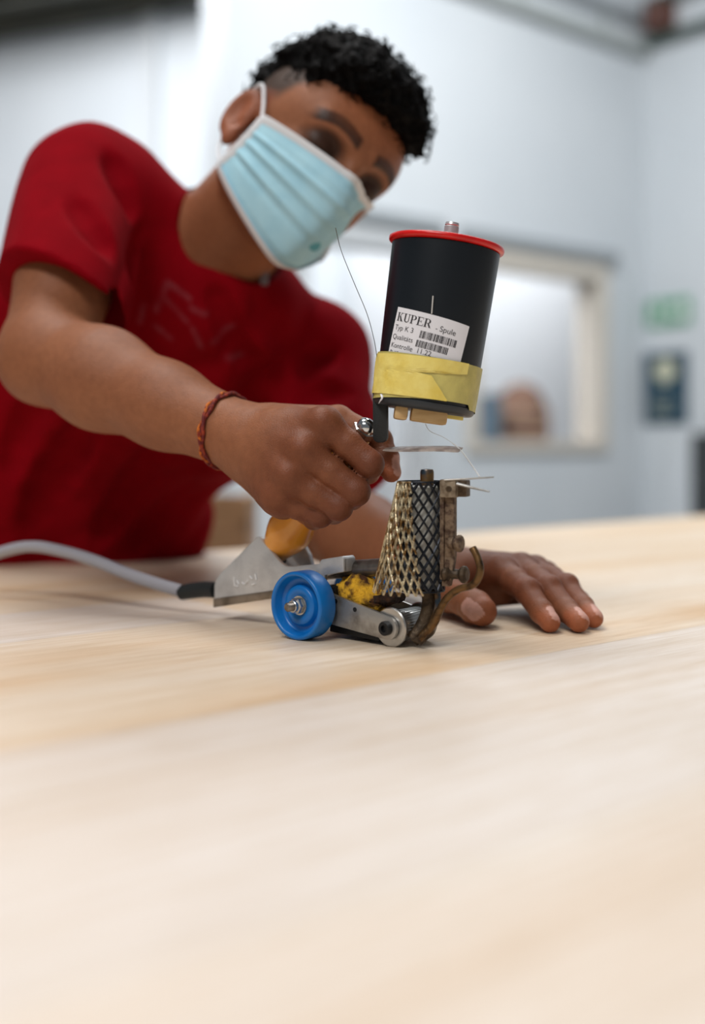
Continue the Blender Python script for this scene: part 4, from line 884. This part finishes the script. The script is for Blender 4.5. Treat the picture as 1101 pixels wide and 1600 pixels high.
def folds(p):
    q = p - MID32; a, b, c = q @ TE32, q @ TU32, q @ TF32
    w = vnoise(np.stack([a * 9 + 3, b * 4, c * 6], 1)) * 0.06
    d = 0.022 * vnoise(np.stack([(a + b * 0.55 + w) * 17, (b - a * 0.55) * 4, c * 7], 1)) - 0.030 * np.abs(vnoise(np.stack([(a - 0.5 * b + w) * 16 + 9, (b + a * 0.5) * 3.5, c * 8], 1))) + 0.007
    d2 = np.linalg.norm(p - np.array(R_SH, F32), axis=1); m = 1 - 0.75 * np.clip(1.6 - d2 / 0.12, 0, 1)
    return d * m
shirt = Disp(shirt, folds)
def surf_at(tree, px, py, d0=0.9):        # where the line of sight through a photo pixel meets the field
    o = V(0, 0, CAMZ); r = P(px, py, 1.0) - o; L = np.linalg.norm(r); r /= L; t = d0 * L
    for _ in range(160):
        p = (o + r * t).astype(F32); d = tree(p[None, :], p, 0.5)
        d = 0.05 if d is None else float(d[0])
        if abs(d) < 0.0004: break
        t += d * 0.5
    return o + r * t
GROOVES = [([(172, 232), (196, 285), (214, 345)], 0.012), ([(112, 305), (142, 345), (178, 398)], 0.010), ([(226, 360), (216, 410), (212, 455)], 0.011), ([(285, 285), (303, 340), (318, 400)], 0.010), ([(150, 640), (90, 740), (40, 850)], 0.022), ([(250, 690), (190, 780), (150, 860)], 0.014),
           ([(470, 590), (495, 560), (530, 545)], 0.010), ([(455, 625), (500, 605), (545, 610)], 0.012), ([(330, 440), (360, 520), (400, 580)], 0.012), ([(400, 470), (430, 520), (470, 560)], 0.010), ([(300, 760), (230, 830), (215, 862)], 0.014), ([(60, 620), (30, 680), (8, 760)], 0.016)]
carve = []
for pts, r in GROOVES:
    h3 = [surf_at(shirt, *p) for p in pts]
    h3 = [h + unit(V(0, 0, CAMZ) - h) * r * (0.45 if pts[0][0] > 180 or pts[0][1] > 450 else 0.68) for h in h3]; sp3 = spline(h3, 7)
    carve += chain(sp3, [r * 0.25, r * 0.8, r, r, r, r * 0.8, r * 0.25])
shirt = Sub(0.012, shirt, *carve)
RED = np.array(s2l((128, 3, 17))); GREYP = np.array(s2l((150, 96, 106)))
chest = lambda px, py: P(px, py, 1.17)
STRK = [[(262, 440), (240, 500)], [(262, 440), (296, 462)], [(222, 488), (215, 520)], [(256, 470), (290, 508)], [(300, 480), (322, 486)], [(352, 530), (362, 526)], [(300, 520), (312, 560)], [(238, 530), (262, 556)], [(352, 590), (372, 600)], [(330, 548), (352, 530)]]
def shirtcol(v):
    c = np.repeat(RED[None, :], len(v), 0); D = v[:, 1]; px = CX + v[:, 0] / D * FPX; best = np.full(len(v), 9.0)
    q = v - chest(280, 510); fr = (q @ TF32) > -0.2
    for a, b in STRK:                     # faded print: strokes laid on the chest along its own axes
        A = chest(*a); B = chest(*b); A2 = np.array([np.dot(A, TE), np.dot(A, TU)]); B2 = np.array([np.dot(B, TE), np.dot(B, TU)])
        w = np.stack([v @ TE32, v @ TU32], 1); ba = B2 - A2; t = np.clip(((w - A2) @ ba) / (ba @ ba), 0, 1); best = np.minimum(best, np.linalg.norm(w - A2 - t[:, None] * ba, axis=1))
    front = ((v - MID) @ TF32) > 0.02
    m = (1 - ss(best, 0.0012, 0.0045)) * front * (0.4 + 0.9 * (vnoise(v * 120) + 0.3)).clip(0, 1)
    return mixc(c, GREYP, 0.28 * m)
M_shirt = col_mat('red_cotton', 0.9, bump=(1400, 0.25), spec=0.05, vary=(40, (0.90, 0.90, 0.90, 1), (1.04, 1.04, 1.04, 1)))
ts = field_obj('t_shirt', shirt, (-0.75, 0.95, -0.30), (0.25, 1.85, 0.56), 0.0030, M_shirt, person, shirtcol)
a_, b_, _ = basis(nd)
ring = [CN + nd * (0.004 * math.cos(t - 2.2)) + 0.0605 * (math.cos(t) * a_ + math.sin(t) * b_) for t in np.linspace(0, 2 * math.pi, 49)]
put('collar', tube(ring, 0.008, 10, flat=(0.45, 1.25), caps=False), M_shirt, ts)
# legs and shoes below the table
M_jean = mat('dark_jeans', rgb(46, 52, 66), 0.85, bump=(900, 0.3)); M_shoe = mat('black_shoes', rgb(30, 30, 32), 0.5)
hx = unit(V(E_[0], E_[1], 0))
lg = [Uni(0.03, Cone(HIPS + hx * 0.09 * s + V(0, 0, -0.02), HIPS + hx * 0.10 * s + V(-0.01, 0.0, -0.40), 0.098, 0.066), Cone(HIPS + hx * 0.10 * s + V(-0.01, 0.0, -0.40), V(*(HIPS + hx * 0.11 * s)[:2], FLOOR + 0.09), 0.066, 0.055)) for s in (-1, 1)]
trs = Cut(0.004, Uni(0.03, Ell(HIPS + V(0, 0, -0.01), (0.165, 0.125, 0.13), [hx, np.cross(Z, hx), Z]), *lg), Half((0, 0, FLOOR + 0.075), (0, 0, -1)))
field_obj('trousers', trs, (-0.85, 1.3, FLOOR), (0.0, 1.95, 0.05), 0.007, M_jean, person)
for s in (-1, 1):
    f0 = V(*(HIPS + hx * 0.11 * s)[:2], FLOOR); fw = -np.cross(Z, hx)
    field_obj('shoe', Cut(0.003, Uni(0.03, Cone(f0 + V(0, 0, 0.075), f0 + V(0, 0, 0.045), 0.045, 0.045), Cone(f0 - fw * 0.04 + V(0, 0, 0.04), f0 + fw * 0.15 + V(0, 0, 0.03), 0.042, 0.036)), Half((0, 0, FLOOR + 0.001), (0, 0, -1))), f0 - 0.25, f0 + 0.25, 0.006, M_shoe, person)

# face mask with pleats, white binding and ear loops
cen = np.array([[0.0, 103, 15], [0.15, 116, 1], [0.30, 119, -12], [0.50, 115, -32], [0.72, 107, -55], [0.90, 98, -77], [1.0, 84, -86]])
sid = np.array([[0.0, 34, 12], [0.25, 33, 0], [0.5, 30, -14], [0.75, 26, -31], [1.0, 19, -46]])
def prof1(tab, t): return np.array([np.interp(t, tab[:, 0], tab[:, k]) for k in (1, 2)])
def mask_raw(s, t, lift=0.0):
    # s -1..1 from his right cheek to his left, t 0 top .. 1 bottom
    c = prof1(cen, t); e = prof1(sid, t); hwid = 73 - 25 * ss(np.array(s), -0.2, 0.6); x = -hwid * math.sin(s * math.pi / 2); g = max(0.0, 1 - (math.hypot(x, 14) - 14) / (math.hypot(hwid, 14) - 14)) ** 0.72; yz = e + (c - e) * g
    pl = sum(math.exp(-((t - q) / 0.035) ** 2) - 0.8 * math.exp(-((t - q - 0.06) / 0.04) ** 2) for q in (0.30, 0.47, 0.64)) * 3.4 * (0.35 + 0.65 * (abs(s) ** 0.7)) * (1 - abs(s) ** 6)
    n = unit(V(x * 0.8, yz[0] * 0.9, (yz[1] + 30) * 0.4))
    q = V(x, yz[0], yz[1]) + n * (pl + lift + 1.5)
    return q * mm, n
def mask_pts(sl):           # (s, t, lift) triples -> world points kept just clear of the face
    r = [mask_raw(*x) for x in sl]; p = np.array([a for a, _ in r]).astype(F32); n = np.array([b for _, b in r]).astype(F32)
    need = np.array([0.0020 + x[2] * 0.0008 for x in sl], F32)
    for _ in range(4):
        d = mface(p, [0, 0, 0], 1.0); p = p + n * np.clip(need - d, 0, 0.02)[:, None]
    return HC + p.astype(np.float64) @ HR.T
def maskp(s, t, lift=0.0): return mask_pts([(s, t, lift)])[0]
def mask_grid(na, nb, lift, bm):
    P3 = mask_pts([(i / na * 2 - 1, j / nb, lift) for i in range(na + 1) for j in range(nb + 1)]).reshape(na + 1, nb + 1, 3)
    return grid(lambda i, j: P3[round(i * na), round(j * nb)], na, nb, bm)
M_mask = mat('blue_mask_fabric', rgb(166, 208, 222), 0.85, noise=(60, rgb(156, 200, 216), 0.4, 0.7), bump=(700, 0.2), spec=0.2); M_maskw = mat('white_mask_edge', rgb(222, 224, 228), 0.85, spec=0.2)
bm = bmesh.new(); mask_grid(64, 72, 0.0, bm); mask_grid(64, 72, -0.9, bm)
bmesh.ops.remove_doubles(bm, verts=bm.verts, dist=1e-7)
mk = put('face_mask', bm, M_mask, person, angle=80)
tag(mk, 'light blue pleated surgical face mask')
bm = bmesh.new(); tube(mask_pts([(s, 0.015, 0.6) for s in np.linspace(-1, 1, 60)]), 0.0055, 8, bm, flat=(0.2, 1.0)); tube(mask_pts([(s, 0.985, 0.6) for s in np.linspace(-1, 1, 60)]), 0.0055, 8, bm, flat=(0.2, 1.0))
for s in (-0.985, 0.985): tube(mask_pts([(s, t, 0.6) for t in np.linspace(0, 1, 30)]), 0.0045, 8, bm, flat=(0.25, 1.0))
put('edge_binding', bm, M_maskw, mk)
for s in (-1, 1):
    sx = -s
    put('ear_loop', tube(spline([maskp(s * 0.97, 0.03, 1.0), hw(sx * 78, 16, 30), hw(sx * 82, -4, 44), hw(sx * 79, -24, 30), hw(sx * 77, -26, 4), hw(sx * 76, -14, -22), hw(sx * 77, 4, -34), maskp(s * 0.97, 0.93, 1.0)], 50), 0.0017, 8), M_maskw, mk)
put('mask_print', lathe([(0.0, 0), (0.006, 0), (0.006, 0.0006), (0, 0.0006)], maskp(0.12, 0.70, 1.2), unit(maskp(0.12, 0.70, 5) - maskp(0.12, 0.70, 0)), 16), mat('mask_print_teal', rgb(96, 168, 180), 0.8), mk)
# string bracelet on the right wrist
BRC = lerp(R_EL, R_WR, 0.90); brad = lerp(0.034, 0.0262, (0.90 - 0.62) / 0.38) + 0.0022
bu, bv_, bd = basis(unit(rfd + V(0.0, 0.0, 0.16)))
M_b1 = mat('bracelet_orange', rgb(196, 104, 24), 0.8, noise=(250, rgb(120, 34, 20), 0.45, 0.6)); M_b2 = mat('bracelet_dark_red', rgb(96, 22, 22), 0.8, noise=(250, rgb(150, 52, 24), 0.5, 0.65))
def ringp(k, off, tw): return [BRC + bd * (off + tw * math.sin(9 * t + k)) + (brad + 0.7 * tw * math.cos(9 * t + k)) * (math.cos(t) * bu + math.sin(t) * bv_) for t in np.linspace(0, 2 * math.pi, 97)]
bc = put('bracelet', tube(ringp(0, 0.0, 0.0010), 0.0016, 8, caps=False), M_b2, person); tag(bc, 'red and orange twisted string bracelet')
put('orange_cord', tube(ringp(2.1, -0.0014, 0.0012), 0.0014, 8, caps=False), M_b1, bc)
put('red_cord', tube(ringp(4.2, 0.0016, 0.0010), 0.0014, 8, caps=False), M_b2, bc)
# small pendant below the chin
pd = surf_at(Uni(0.001, body, shirt), 413, 432) + V(0.0, -0.005, 0.0)
put('pendant', box(pd, X, Y, Z, 0.004, 0.003, 0.010, 0.001), mat('pendant_grey', rgb(120, 112, 116), 0.5, 0.5), person)
